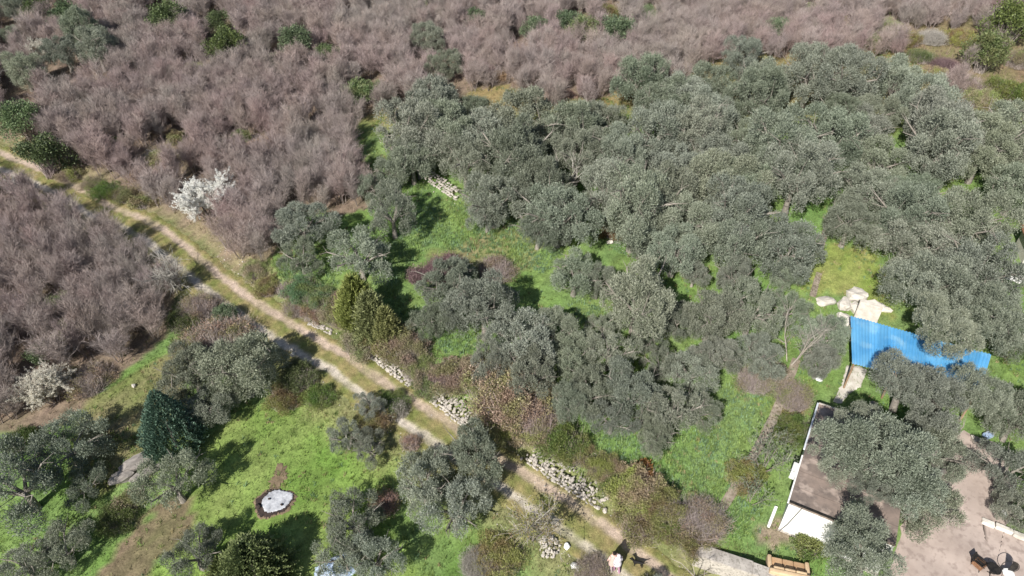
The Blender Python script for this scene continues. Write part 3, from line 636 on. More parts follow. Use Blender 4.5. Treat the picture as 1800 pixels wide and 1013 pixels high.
SHRUBS = [
 # woodland evergreens and oddities
 (65, 10, 40, 'i', 'darkgreen', 'ivy-clad tree at the top of the woodland'), (295, 25, 52, 'i', 'darkgreen', 'dark ivy-clad tree with spreading dark boughs high in the woodland'), (382, 32, 36, 'i', 'darkgreen', 'slim ivy-clad tree high in the woodland'),
 (398, 72, 56, 'i', 'darkgreen', 'broad ivy-clad tree amid grey bare trees'), (35, 198, 56, 'i', 'evergreen', 'ivy-clad tree with bright green base left of the pink bare trees'), (70, 262, 64, 'i', 'darkgreen', 'dark ivy-clad tree standing over the bend of the track'),
 (120, 25, 44, 'e', 'evergreen', 'dark evergreen shrub beside the high olives'), (522, 75, 46, 'e', 'evergreen', 'rounded evergreen shrub alone amid bare trees'), (575, 98, 38, 'e', 'darkgreen', 'dull green evergreen shrub next to a rounded evergreen'),
 (238, 150, 24, 'e', 'evergreen', 'very small evergreen bush amid pink bare trees'), (500, 200, 22, 'e', 'bluegreen', 'small blue-green evergreen bush amid bare trees'), (522, 190, 22, 'e', 'evergreen', 'small evergreen bush touching a blue-green bush'), (375, 135, 24, 'e', 'bluegreen', 'slim blue-green bush amid bare trees'),
 (400, 255, 34, 's', 'yellowgreen', 'yellow-green bush in the woodland above the white blossom tree'), (425, 240, 26, 'e', 'freshgreen', 'green bush between the yellow-green bush and the dry peach bush'), (455, 254, 38, 's', 'peach', 'bush of dry peach-coloured leaves above the white blossom tree'),
 (312, 240, 26, 's', 'yellowgreen', 'pale yellow bush in the woodland'), (335, 265, 28, 't', 'grey_twig', 'grey lichened bush in the woodland'), (285, 272, 44, 's', 'bramble', 'olive-brown bush in the woodland'), (200, 250, 22, 'e', 'darkgreen', 'tiny dark bush in the woodland'),
 (632, 160, 44, 'e', 'freshgreen', 'fresh green shrub at the upper edge of the olive grove'), (664, 158, 26, 'e', 'freshgreen', 'narrow fresh green shrub at the upper edge of the olive grove'), (757, 154, 30, 's', 'freshgreen', 'bright yellow-green shrub tucked between olives'),
 (835, 32, 34, 'e', 'evergreen', 'green evergreen shrub in the high woodland'), (738, 5, 24, 'e', 'freshgreen', 'fresh green shrub on the high edge of the woodland'), (940, 52, 36, 'e', 'evergreen', 'blue-tinged evergreen shrub amid pink bare trees'), (1000, 40, 40, 'e', 'evergreen', 'dull evergreen shrub beside a taller green shrub'),
 (1025, 55, 42, 'e', 'freshgreen', 'taller green shrub in the high woodland'), (1085, 55, 50, 'e', 'evergreen', 'wide evergreen shrub in the high woodland'), (1068, 18, 40, 's', 'yellowgreen', 'yellow-tinged shrub above the wide evergreen'), (1137, 22, 40, 's', 'palegreen', 'pale mint-green shrub in the high woodland'),
 (1365, 50, 36, 'e', 'palegreen', 'pale green cone-shaped shrub above the grove'), (875, 130, 22, 's', 'peach', 'small bush of dry peach leaves above the grove'), (995, 166, 30, 's', 'peach', 'bush of dry peach leaves at the grove edge'), (912, 85, 40, 't', 'peach', 'faded pinkish bush amid bare trees'),
 (1050, 75, 24, 's', 'palegreen', 'small pale bush amid bare trees'),
 (1012, 185, 40, 's', 'yellowgreen', 'yellow-green scrub at the grove edge'), (1040, 195, 40, 's', 'bramble', 'olive-brown scrub at the grove edge'),
 # right-hand scrub
 (1735, 92, 64, 'e', 'freshgreen', 'bright green broom bush in the upper scrub'), (1770, 150, 66, 's', 'freshgreen', 'wide broom bush in the upper scrub'), (1640, 125, 44, 's', 'bramble', 'olive-brown bush at the scrub edge'), (1655, 178, 46, 's', 'yellowgreen', 'yellow-green bush behind the grove'),
 (1782, 32, 74, 'i', 'darkgreen', 'dark ivy-clad tree in the upper scrub'), (1595, 62, 40, 's', 'yellowgreen', 'yellow-green bush amid grey scrub'), (1560, 45, 40, 's', 'bramble', 'brown-green bush in grey scrub'), (1725, 170, 50, 's', 'bramble', 'brown bush beside the broom'), (1700, 140, 50, 't', 'bramble', 'twiggy brown bush beside the broom'),
 (1690, 60, 46, 's', 'yellowgreen', 'yellowish bush left of the bright broom'), (1480, 40, 30, 's', 'yellowgreen', 'small yellowish bush above the grove'), (1425, 15, 30, 's', 'freshgreen', 'small green bush on the high edge'), (1530, 70, 30, 's', 'freshgreen', 'small green bush in grey scrub'),
 # beside the track
 (182, 330, 44, 's', 'freshgreen', 'green bush on the bank above the track bend'), (218, 338, 40, 's', 'yellowgreen', 'yellow-green bush on the bank above the track'), (120, 300, 40, 's', 'bramble', 'olive-brown bush on the bank above the track bend'),
 (472, 497, 48, 's', 'yellowgreen', 'yellow-green bush on the bank below the woodland corner'), (505, 505, 40, 't', 'bramble', 'brown twiggy bush on the bank above the track'), (548, 540, 50, 's', 'redbrown', 'red-brown bush on the bank above the track'), (590, 545, 56, 's', 'bramble', 'olive-brown bush left of the golden conifer'),
 (700, 590, 66, 's', 'redbrown', 'red-brown bush at the foot of the golden conifer'), (672, 590, 60, 's', 'yellowgreen', 'yellow-green bush above the first stone wall'), (735, 640, 60, 's', 'bramble', 'olive-brown bramble between two stone walls'), (760, 670, 60, 's', 'freshgreen', 'green bramble between two stone walls'), (785, 655, 50, 't', 'purple', 'purple-grey twiggy bush above the second stone wall'),
 (890, 672, 130, 's', 'redbrown', 'large red-brown bramble mound above the track'), (868, 685, 76, 's', 'bramble', 'olive-brown bramble above the second stone wall'), (940, 728, 84, 't', 'redbrown', 'twiggy red-brown bramble beside the large mound'), (915, 745, 70, 's', 'bramble', 'olive-brown bramble in front of the large red-brown mound'),
 (990, 770, 76, 's', 'freshgreen', 'fresh green bramble above the third stone wall'), (1062, 815, 56, 's', 'bramble', 'olive-brown bramble over the third stone wall'), (1118, 848, 84, 's', 'bramble', 'wide olive-brown bramble right of the third stone wall'), (1130, 905, 90, 's', 'yellowgreen', 'yellow-green bramble at the end of the third stone wall'), (1125, 832, 46, 's', 'orange', 'orange-brown bush amid green weeds'),
 (1120, 900, 46, 's', 'bramble', 'low olive-brown bramble beside the track'), (1235, 905, 84, 't', 'redbrown', 'twiggy reddish bush near the concrete wall'), (1215, 940, 70, 's', 'yellowgreen', 'yellow-green bush behind the end of the concrete wall'), (1180, 920, 60, 's', 'freshgreen', 'green bush left of the reddish twiggy bush'),
 (780, 466, 70, 't', 'purple', 'purple-brown twiggy shrub in the clearing'), (1078, 402, 40, 's', 'orange', 'orange-brown shrub in a sunny gap of the grove'), (870, 468, 60, 't', 'redbrown', 'low mat of dry brown stems in the clearing'), (735, 480, 40, 't', 'purple', 'small purple-brown shrub in the clearing'),
 # below the track
 (350, 532, 60, 't', 'redbrown', 'rusty brown bush beside the track'), (325, 560, 56, 's', 'darkgreen', 'dark green bush at the corner of the lower woodland'), (397, 548, 36, 'e', 'evergreen', 'small grey-green shrub at the track edge'), (385, 588, 110, 't', 'redbrown', 'wide rusty bramble mound between track and olives'), (345, 605, 80, 's', 'bramble', 'olive-brown bramble beside the rusty mound'), (415, 595, 60, 's', 'bramble', 'olive-brown bramble at the track edge'),
 (75, 625, 48, 'e', 'evergreen', 'dark evergreen bush in the lower woodland'), (120, 577, 46, 'i', 'freshgreen', 'ivy-green bush with bare limbs in the lower woodland'), (105, 525, 34, 's', 'freshgreen', 'small green bush in the lower woodland'), (150, 660, 70, 't', 'redbrown', 'rusty twiggy bush beside the cream blossom tree'), (45, 545, 26, 'e', 'bluegreen', 'tiny blue-green bush in the lower woodland'),
 (500, 690, 60, 's', 'yellowgreen', 'yellow-brown bush in the shade beside the track'), (525, 655, 60, 's', 'darkgreen', 'dark green bush in the olive shade beside the track'), (560, 690, 50, 's', 'freshgreen', 'fresh green bush on the lawn edge'), (690, 700, 50, 's', 'freshgreen', 'green bush beside the leaning olive'), (660, 730, 60, 's', 'yellowgreen', 'yellow-green bush by the track edge'), (722, 775, 34, 't', 'redbrown', 'small crimson-brown bush at the track edge'),
 (700, 715, 40, 't', 'grey_twig', 'grey twiggy bush by the track edge'), (205, 905, 60, 's', 'darkgreen', 'dark green bush beside the bare earth path'), (225, 880, 40, 's', 'bramble', 'brown bush beside the bare earth path'), (675, 880, 50, 't', 'redbrown', 'dull red twiggy bush at the lawn edge'),
 (880, 970, 80, 's', 'yellowgreen', 'yellow-green bush below the leafing tree'), (840, 985, 60, 't', 'grey_twig', 'grey leafless bush on the lawn'), (1040, 1000, 60, 't', 'bramble', 'twiggy bush at the track edge near the white bags'),
 (1310, 830, 60, 's', 'yellowgreen', 'low yellow-green bush beside the footpath'), (1400, 750, 60, 's', 'freshgreen', 'green bush against the cabin wall'), (1395, 690, 60, 't', 'bramble', 'dry brown bush between footpath and cabin'), (1330, 660, 60, 't', 'bramble', 'dry brownish bush under the olives'), (1355, 650, 50, 's', 'bramble', 'low dry bush under the olives beside the bare tree'),
 (1420, 955, 50, 's', 'freshgreen', 'green bush behind the sofa'), (30, 770, 50, 's', 'darkgreen', 'dark green bush below the lower woodland'),
 (640, 592, 70, 's', 'bramble', 'olive-brown bush in front of the golden conifers'), (705, 612, 56, 's', 'yellowgreen', 'yellow-green bush right above the first stone wall'), (722, 612, 64, 's', 'redbrown', 'red-brown bush behind the first stone wall'), (800, 652, 76, 's', 'redbrown', 'red-brown bush left of the large bramble mound'),
 (835, 655, 70, 's', 'bramble', 'olive-brown bush against the large bramble mound'), (915, 700, 100, 's', 'redbrown', 'red-brown bramble behind the twiggy bramble'), (960, 755, 66, 's', 'bramble', 'olive-brown bramble above the head of the third stone wall'), (1015, 792, 56, 's', 'yellowgreen', 'yellow-green bramble spilling to the third stone wall'),
 (1080, 838, 60, 's', 'freshgreen', 'fresh green bramble behind the third stone wall'), (1130, 872, 70, 's', 'bramble', 'olive-brown bramble below the orange-brown bush'), (1165, 880, 74, 's', 'yellowgreen', 'yellow-green bramble amid tall weeds'), (1145, 925, 56, 's', 'bramble', 'olive-brown bush behind the short broken wall'), (560, 520, 54, 's', 'bluegreen', 'blue-green leafy bush beside the golden conifers'),
 (530, 500, 56, 's', 'bluegreen', 'blue-green leafy bush under the woodland-edge olive'), (605, 525, 54, 's', 'redbrown', 'red-brown bush touching the tallest golden conifer'), (520, 535, 44, 't', 'bramble', 'brown twiggy bush on the open bank'), (445, 470, 44, 's', 'bramble', 'olive-brown bush below the woodland corner'), (160, 318, 36, 's', 'bramble', 'brown bush above the track bend'), (250, 352, 36, 's', 'yellowgreen', 'yellow-green bush at the woodland foot'),
 (1640, 60, 44, 't', 'grey_twig', 'grey twiggy bush in the upper scrub'), (1665, 110, 44, 't', 'purple', 'purplish twiggy bush in the upper scrub'), (1620, 95, 40, 's', 'freshgreen', 'fresh green bush in the grey scrub'), (1750, 195, 50, 's', 'yellowgreen', 'yellow-green bush right behind the grove'), (1795, 100, 50, 's', 'bramble', 'olive-brown bush below the dark ivy tree'),
 (480, 105, 30, 'i', 'darkgreen', 'thin ivy-clad trunk amid grey bare trees'), (340, 120, 34, 's', 'bramble', 'olive-brown bush below the broad ivy-clad tree'), (275, 190, 26, 's', 'bramble', 'dull bush amid pink bare trees'), (560, 235, 26, 's', 'peach', 'small dry tan bush near the grove'), (240, 300, 30, 's', 'peach', 'pale dry bush left of the white blossom tree'), (265, 272, 26, 't', 'grey_twig', 'pale grey bush above the track bank'),
]
# ------------------------------------------------------------------ bare woodland
def gn_scatter(name, P, rot, scl, idx, colls, label):
    me = bpy.data.meshes.new(name); me.vertices.add(len(P)); me.vertices.foreach_set('co', np.asarray(P, np.float32).ravel())
    me.attributes.new('rz', 'FLOAT', 'POINT').data.foreach_set('value', np.asarray(rot, np.float32))
    me.attributes.new('sc', 'FLOAT', 'POINT').data.foreach_set('value', np.asarray(scl, np.float32))
    me.attributes.new('ix', 'INT', 'POINT').data.foreach_set('value', np.asarray(idx, np.int32)); me.update()
    ng = bpy.data.node_groups.new(name+'_nodes', 'GeometryNodeTree')
    ng.interface.new_socket('Geometry', in_out='INPUT', socket_type='NodeSocketGeometry'); ng.interface.new_socket('Geometry', in_out='OUTPUT', socket_type='NodeSocketGeometry')
    gi = ng.nodes.new('NodeGroupInput'); go = ng.nodes.new('NodeGroupOutput'); jn = ng.nodes.new('GeometryNodeJoinGeometry')
    def attr(nm, ty):
        a = ng.nodes.new('GeometryNodeInputNamedAttribute'); a.data_type = ty; a.inputs[0].default_value = nm; return a.outputs[0]
    rz = attr('rz', 'FLOAT'); sc = attr('sc', 'FLOAT'); ix = attr('ix', 'INT')
    cx = ng.nodes.new('ShaderNodeCombineXYZ'); ng.links.new(rz, cx.inputs[2])
    er = ng.nodes.new('FunctionNodeEulerToRotation'); ng.links.new(cx.outputs[0], er.inputs[0])
    for c in colls:
        ci = ng.nodes.new('GeometryNodeCollectionInfo'); ci.inputs[0].default_value = c; ci.inputs[1].default_value = True; ci.inputs[2].default_value = True
        ip = ng.nodes.new('GeometryNodeInstanceOnPoints'); ip.inputs[3].default_value = True
        ng.links.new(gi.outputs[0], ip.inputs[0]); ng.links.new(ci.outputs[0], ip.inputs[2]); ng.links.new(ix, ip.inputs[4]); ng.links.new(er.outputs[0], ip.inputs[5]); ng.links.new(sc, ip.inputs[6])
        ng.links.new(ip.outputs[0], jn.inputs[0])
    ng.links.new(jn.outputs[0], go.inputs[0])
    o = link(name, me, kind='stuff'); md = o.modifiers.new('scatter', 'NODES'); md.node_group = ng
    o['label'] = label; o['category'] = 'woodland'; return o
def lib_collection(name, meshes):
    c = bpy.data.collections.new(name)
    for i, me in enumerate(meshes): c.objects.link(bpy.data.objects.new('%s_%02d' % (name, i), me))
    return c
rng = np.random.default_rng(21)
SPECIAL = [(355, 342, 90), (82, 680, 90), (72, 86, 46), (28, 332, 46)]+[(q[0], q[1], q[2]*1.05) for q in SHRUBS]+[(q[0], q[1]+q[2]*.2, q[2]) for q in WOODOL]
pts = []
for poly in (WOOD_A, WOOD_B):
    G, a, b, d = scatter(poly, 1.35, .5)
    k = ~np.zeros(len(G), bool)
    inscr = in_poly(a, b, SCRUB) & (rng.random(len(G)) < .22); k &= ~inscr
    for sx, sy, sr in SPECIAL: k &= ~((np.abs(a-sx) < sr*.5) & (b > sy-sr*.15) & (b < sy+sr*1.0))
    k &= np.abs(track_dist(G[:, 0], G[:, 1])[0]) > 2.5
    pts.append((G[k], a[k], b[k], d[k]))
WP = np.concatenate([p[0] for p in pts]); wpx = np.concatenate([p[1] for p in pts]); wpy = np.concatenate([p[2] for p in pts]); wd = np.concatenate([p[3] for p in pts])
vis = (wpx > 0) & (wpx < 1800) & (wpy > 25) & (wpy < 1013)
order = np.argsort(np.where(vis, wd, 1e6)); near = order[:300]; rest = order[300:]
for j in near:
    i = int(rng.integers(6)); s = U(.72, 1.0)
    low = in_poly(wpx[j:j+1], wpy[j:j+1], WOOD_B)[0]; wh = nearest(wpx[j], wpy[j], BMARK if low else AMARK)
    t = thing('bare_tree', ('bare grey-brown tree with fine twigs ' if low else 'bare pinkish-brown tree with fine twigs ')+wh, 'bare tree', WP[j], U(0, 6.28), 'bare trees '+wh, (s, s, s*U(.9, 1.2)))
    link('trunk', BARE[i][0], t); link('crown', BARE[i][1], t)
gn_scatter('bare_woodland', WP[rest], U(0, 6.28, len(rest)), U(.72, 1.0, len(rest)), rng.integers(0, 6, len(rest)),
           [lib_collection('stem_library', [b[0] for b in BARE]), lib_collection('twig_library', [b[1] for b in BARE])], 'mass of leafless pinkish-brown trees covering the upper hillside')

# white blossom trees
for (a, b, d, mt, h, lab, sd) in [(355, 338, 88, 'petal', 3.6, 'brilliant white blossoming tree among bare trees above the track', 301), (82, 675, 86, 'petal_cream', 3.6, 'cream blossoming tree at the edge of the lower bare woodland', 302),
                                  (72, 82, 42, 'petal_cream', 4.0, 'small pale blossoming tree among olives in the high woodland', 303), (28, 330, 42, 'petal', 3.2, 'low white blossoming tree beside the bend of the track', 304)]:
    m3 = blossom_model(sd, mt, h); P = spot(a, b, 2.4); s = d*mpp(P)/4.0; P = spot(a, b, h*.62*s)
    t = thing('blossom_tree', lab, 'blossom tree', P, U(0, 6.28), None, s)
    link('trunk', m3[0], t); cr = link('crown', m3[1], t); link('blossom', m3[2], cr)

# ------------------------------------------------------------------ shrubs
def plant_shrub(px, py, dpx, kind, mat, label, name=None, group=None, hk=1.0, cat='shrub'):
    lib = {'s': SH, 't': SHT, 'e': EV, 'i': IVY}[kind]; me = lib[int(rng.integers(len(lib)))]
    P = spot(px, py, .6); s = dpx*mpp(P)/1.75
    if s > 1.15 and kind in 'st': lib = {'s': SHB, 't': SHTB}[kind]; me = lib[int(rng.integers(len(lib)))]
    P = spot(px, py, .5*s*hk*{'s': .9, 't': .9, 'e': 1.7, 'i': 2.2}[kind]); P[2] -= .04*s
    t = thing(name or {'s': 'bush', 't': 'twiggy_bush', 'e': 'evergreen_shrub', 'i': 'ivy_clad_tree'}[kind], label, cat, P, U(0, 6.28), group, (s, s, s*hk))
    c = link('leaves', me[0], t); c.material_slots[0].link = 'OBJECT'; c.material_slots[0].material = M[mat]
    st = link('stems', me[1], t)
    if mat in ('purple', 'grey_twig'): st.material_slots[0].link = 'OBJECT'; st.material_slots[0].material = M[mat]
    return t
for s in SHRUBS: plant_shrub(s[0], s[1], s[2]*(1.3 if s[1] < 300 and s[0] < 1600 else 1.12), *s[3:], cat='ivy tree' if s[3] == 'i' else 'bush')
rng = np.random.default_rng(77)

# conifers
cy = cone_model(501, 1.75, 5.0, 26000, 'cypress', .80, leaf=.17, wid=.06)
P = spot(295, 748, 1.9); t = thing('cypress_tree', 'dark blue-green conical cypress standing on the lawn', 'cypress', P); link('crown', cy[0], t); link('trunk', cy[1], t)
yw = cone_model(502, 1.8, 3.9, 24000, 'yew', .55, leaf=.17, wid=.08, upl=.6, rag=1.5)
P = spot(440, 990, 2.0); t = thing('round_conifer', 'rounded yellow-green conifer beside the ash patch', 'conifer', P); link('crown', yw[0], t); link('trunk', yw[1], t)
yw2 = cone_model(503, .9, 2.0, 5000, 'yew', .5, leaf=.19, wid=.09, upl=.6)
P = spot(395, 1000, 1.0); t = thing('round_conifer', 'low yellow-green conifer at the foot of the rounded conifer', 'conifer', P); link('crown', yw2[0], t); link('trunk', yw2[1], t)
th = cone_model(504, 1.2, 4.4, 15000, 'thuja', .5, leaf=.36, wid=.08, upl=.7, rag=1.9)
for k, (a, b, s, lab) in enumerate([(626, 528, .98, 'tallest golden-green conifer above the track bank'), (652, 552, .9, 'golden-green conifer in the middle of the clump above the track bank'), (680, 572, .72, 'shortest golden-green conifer of the clump above the track bank')]):
    P = spot(a, b, 2.2*s); t = thing('golden_conifer', lab, 'conifer', P, k*2.1, 'golden conifers above the track', s); link('crown', th[0], t); link('trunk', th[1], t)

# leafing and leafless garden trees
def solo_bare(px, py, h, label, mat, bark, stems, spread, leaves=None, seed=600, w0=.08, lv=None, hk=.5):
    s, tw, A, D = grow(lv or [(6, 1.3, .85, .04), (4, .7, .9, .026), (3, .4, .9, .018)], seed, stems=stems, h=h, spread=spread, w0=w0)
    P = spot(px, py, h*hk); t = thing('garden_tree', label, 'tree', P)
    link('trunk', mesh_np('garden_trunk', s[0], [s[1]], [bark], {'tint': s[2]}, True), t); c = link('crown', leafmesh('garden_twigs', tw, mat), t)
    if leaves:
        n = len(A); i = np.repeat(np.arange(n), 3); C = A[i]+D[i]*U(.2, 1, len(i))[:, None]
        link('young_leaves', leafmesh('young_leaves', [sprigs(C, rdir(len(C)), U(.06, .13, len(C)), U(.05, .08, len(C)), rng.random(len(C)))], leaves), c)
solo_bare(935, 905, 4.4, 'small tree coming into yellow-green leaf beside the track', 'grey_twig', 'bark', 3, .7, 'yellowgreen', 601)
solo_bare(1400, 600, 4.2, 'pale leafless tree with crooked boughs at the end of the footpath', 'grey_twig', 'pale_bark', 4, .75, None, 602, .07, [(4, 1.1, .8, .04), (3, .6, .9, .024), (3, .35, .9, .014)])
solo_bare(1350, 800, 2.8, 'grey lichened leafless tree between footpath and cabin', 'lichen', 'bark', 4, .9, 'palegreen', 603, .05, [(5, 1.0, .85, .03), (3, .6, .9, .018), (2, .35, .9, .014)])
solo_bare(1320, 870, 1.8, 'low leafless thicket tree beside the footpath', 'lichen', 'bark', 4, 1.0, 'palegreen', 604, .03, [(4, .7, .85, .02), (3, .4, .9, .014)])
solo_bare(995, 310, 4.4, 'pale dead tree showing between olives of the grove', 'grey_twig', 'pale_bark', 5, .5, None, 605, .08, [(3, 1.2, .6, .05), (2, .7, .8, .03)])
solo_bare(310, 480, 3.0, 'pale leafless tree leaning at the track edge', 'grey_twig', 'pale_bark', 5, .6, None, 606, .06)
solo_bare(1195, 1092, 4.2, 'leafless tree at the track edge throwing branch shadows near the black dog', 'twig', 'bark', 2, .5, None, 607, .08, [(4, 1.2, .8, .05), (3, .7, .9, .03)], .2)

# ------------------------------------------------------------------ stones and walls
def hull_mesh(name, pts, mat, smooth=False):
    bm = bmesh.new()
    for p in pts: bm.verts.new(p)
    r = bmesh.ops.convex_hull(bm, input=bm.verts)
    bmesh.ops.delete(bm, geom=list({g for g in r['geom_interior']+r['geom_unused'] if isinstance(g, bmesh.types.BMVert)}), context='VERTS')
    bmesh.ops.recalc_face_normals(bm, faces=bm.faces)
    me = bpy.data.meshes.new(name); bm.to_mesh(me); bm.free(); me.materials.append(M[mat])
    if smooth: me.polygons.foreach_set('use_smooth', np.ones(len(me.polygons), bool))
    return me
def stone_pts(n=16, box=.6):
    d = rdir(n); m = np.max(np.abs(d), axis=1, keepdims=True); return (d*(1-box)+d/m*box*.8)*.5*U(.82, 1.1, (n, 1))
STONE = [hull_mesh('stone', stone_pts(), 'limestone') for _ in range(9)]
def boulder_mesh(name, mat, seed, n=60, sub=2, amp=.10):
    global rng
    rng = np.random.default_rng(seed); me = hull_mesh(name, stone_pts(n, .35), mat)
    bm = bmesh.new(); bm.from_mesh(me); bmesh.ops.triangulate(bm, faces=bm.faces); bmesh.ops.subdivide_edges(bm, edges=bm.edges, cuts=1, use_grid_fill=True)
    for v in bm.verts: v.co += v.co.normalized()*amp*(mnoise.noise(v.co*3.1+Vector((seed, 0, 0)))+.5*mnoise.noise(v.co*7))
    bm.to_mesh(me); bm.free(); return me
rng = np.random.default_rng(31)
def dry_wall(pxs, label, courses=4, h=.9, size=.36, lean=.35, spill=10):
    size *= .62; h *= .9; courses += 1; spill = spill//2
    W = hit(np.array([p[0] for p in pxs], float), np.array([p[1] for p in pxs], float))
    s = np.concatenate([[0], np.cumsum(np.linalg.norm(np.diff(W[:, :2], axis=0), axis=1))])
    base = W[0]; t = thing('dry_stone_wall', label, 'stone wall', base, 0, 'dry stone walls along the track')
    for c in range(courses):
        q = U(0, .3); sh = 1-.12*c
        while q < s[-1]:
            L = size*U(.65, 1.45)*sh
            x = np.interp(q+L/2, s, W[:, 0]); y = np.interp(q+L/2, s, W[:, 1])
            dx = np.interp(q+L+.3, s, W[:, 0])-np.interp(q-.3, s, W[:, 0]); dy = np.interp(q+L+.3, s, W[:, 1])-np.interp(q-.3, s, W[:, 1]); a = math.atan2(dy, dx)
            if rng.random() < .93-.1*c:
                back = .02+c*lean*h/courses; nx, ny = -math.sin(a), math.cos(a)
                if ny < 0: nx, ny = -nx, -ny
                xx = x+nx*(back+U(-.06, .06)); yy = y+ny*(back+U(-.06, .06))
                z = float(gz(x-nx*.3, y-ny*.3))+h*(c+.5)/courses
                z = max(z, float(gz(xx, yy))+.06)
                link('stone', STONE[int(rng.integers(9))], t, (xx-base[0], yy-base[1], z-base[2]), (U(-.3, .3), U(-.3, .3), a+U(-.4, .4)), (L*1.15, size*U(.9, 1.4), h/courses*U(1.1, 1.6)))
            q += L*.80
    for _ in range(spill):
        k = U(0, s[-1]); x = np.interp(k, s, W[:, 0])+U(-.5, .5); y = np.interp(k, s, W[:, 1])-U(.2, 1.0); g = size*U(.25, .6)
        link('fallen_stone', STONE[int(rng.integers(9))], t, (x-base[0], y-base[1], float(gz(x, y))+g*.2-base[2]), (U(-1, 1), U(-1, 1), U(0, 6)), (g, g*U(.7, 1.2), g*.7))
    return t
dry_wall([(632, 617), (660, 636), (690, 660), (718, 681)], 'tumbled white stone wall below the golden conifers', 4, .75, .34, .9)
dry_wall([(750, 703), (775, 720), (800, 740), (830, 764)], 'pale dry stone wall below the large red-brown bramble', 6, 1.1, .42, 1.0)
dry_wall([(915, 806), (955, 834), (995, 860), (1030, 882), (1062, 902)], 'longest pale dry stone wall at the bend facing the dark olive', 6, 1.15, .42, 1.0, 14)
dry_wall([(1102, 925), (1122, 936), (1142, 948)], 'short broken stone wall near the two walkers', 3, .5, .34, .8, 6)
dry_wall([(540, 570), (560, 578), (580, 588)], 'scattered remains of a stone wall beside the track', 2, .3, .36, 1.2, 12)
dry_wall([(742, 313), (760, 325), (782, 340), (800, 352)], 'crumbling pale stone terrace wall at the top of the clearing', 4, .8, .42, 1.2, 14)
def boulders(items, mat, group, name='boulder', cat='boulder'):
    for k, (px, py, wx, wy, hz, rz, lab) in enumerate(items):
        P = hit(px, py); me = boulder_mesh('boulder', mat, 700+k+int(px))
        o = link(name, me, None, (P[0], P[1], P[2]+hz*.28), (U(-.1, .1), U(-.1, .1), rz), (wx, wy, hz)); tag(o, lab, cat, group)
rng = np.random.default_rng(32)
boulders([(1503, 524, 1.5, 1.5, 1.0, .3, 'tallest white boulder at the back corner of the blue roof'), (1482, 540, 1.1, 1.2, .9, .1, 'white boulder beside the olive at the blue roof corner'),
          (1530, 543, 2.1, 1.3, .8, -.2, 'wide white boulder in the grass behind the blue roof'), (1485, 572, 1.1, 2.2, .8, .05, 'long white boulder against the side of the blue roof'),
          (1503, 547, .9, 1.2, .8, .2, 'small white boulder touching the blue roof corner'), (1548, 544, 1.7, .6, .4, -.35, 'flat white stone trailing off the wide white boulder'), (1450, 533, 1.6, 1.0, .6, .2, 'white boulder half hidden under the dense olive')], 'white_rock', 'white boulders around the blue roof')
boulders([(243, 818, 2.2, 1.2, .9, .75, 'long grey rock of the outcrop beside the cypress'), (216, 842, 1.6, .9, .8, .6, 'shorter grey rock at the low end of the outcrop'), (255, 836, 2.0, .7, .6, .7, 'shaded grey rock in front of the long rock'), (297, 808, .9, .6, .5, .8, 'pale grey rock at the foot of the cypress')], 'grey_rock', 'grey rocks of the outcrop')
boulders([(1789, 380, 1.3, 1.0, .9, .1, 'pinkish rock on the green strip behind the terrace'), (1800, 390, 1.1, 1.0, .8, .5, 'pale rock next to the pinkish rock behind the terrace')], 'limestone', 'rocks behind the terrace')
boulders([(236, 680, .3, .3, .3, 0, 'small white stone lying on the rough slope'), (515, 625, .4, .35, .35, 0, 'white stone lying in the olive shade on the track'), (1072, 428, .6, .4, .4, 0, 'pale stone below the orange-brown shrub')], 'white_rock', 'single white stones', 'loose_stone', 'stone')
# stone heap
P = hit(965, 962); t = thing('stone_heap', 'rounded heap of white stones beside the leafing tree', 'stone heap', P)
rng = np.random.default_rng(33)
for k in range(80):
    a = U(0, 6.28); r = .62*math.sqrt(rng.random()); g = U(.16, .3)
    x, y = r*math.cos(a), r*math.sin(a); z = float(gz(P[0]+x, P[1]+y))-P[2]+.42*(1-(r/.7)**2)
    link('stone', STONE[k % 9], t, (x, y, z), (U(0, 3), U(0, 3), U(0, 3)), g*.85)

# ------------------------------------------------------------------ boxes
def bevel_box(name, sx, sy, sz, mat, bev=.03, seg=2, z0=True, puff=0.0):
    bm = bmesh.new(); bmesh.ops.create_cube(bm, size=1)
    for v in bm.verts: v.co = Vector((v.co.x*sx, v.co.y*sy, (v.co.z+(.5 if z0 else 0))*sz))
    if bev: bmesh.ops.bevel(bm, geom=bm.edges, offset=bev, segments=seg, affect='EDGES', profile=.5)
    me = bpy.data.meshes.new(name); bm.to_mesh(me); bm.free(); me.materials.append(M[mat])
    if seg > 1: me.polygons.foreach_set('use_smooth', np.ones(len(me.polygons), bool))
    return me
def prism_mesh(name, top, bot, mat, bev=0.0, cuts=0):
    """solid between two quads (lists of 4 points, counter-clockwise from above)"""
    bm = bmesh.new(); t = [bm.verts.new(p) for p in top]; b = [bm.verts.new(p) for p in bot]; n = len(t)
    bm.faces.new(t); bm.faces.new(b[::-1])
    for i in range(n): bm.faces.new((b[i], b[(i+1) % n], t[(i+1) % n], t[i]))
    bmesh.ops.recalc_face_normals(bm, faces=bm.faces)
    if bev: bmesh.ops.bevel(bm, geom=bm.edges, offset=bev, segments=2, affect='EDGES')
    me = bpy.data.meshes.new(name); bm.to_mesh(me); bm.free(); me.materials.append(M[mat]); return me
def tube_mesh(name, pts, r, mat, k=8):
    pts = np.array(pts, float); r = np.broadcast_to(r, (len(pts),))
    V, Fq, T = prisms(pts[:-1], pts[1:], r[:-1], r[1:], k); return mesh_np(name, V, [Fq], [mat], smooth=True)
def lerp(a, b, t): return a+(b-a)*t
def rel(o, pts): b = np.array(o.location); return [np.array(p)-b for p in pts]

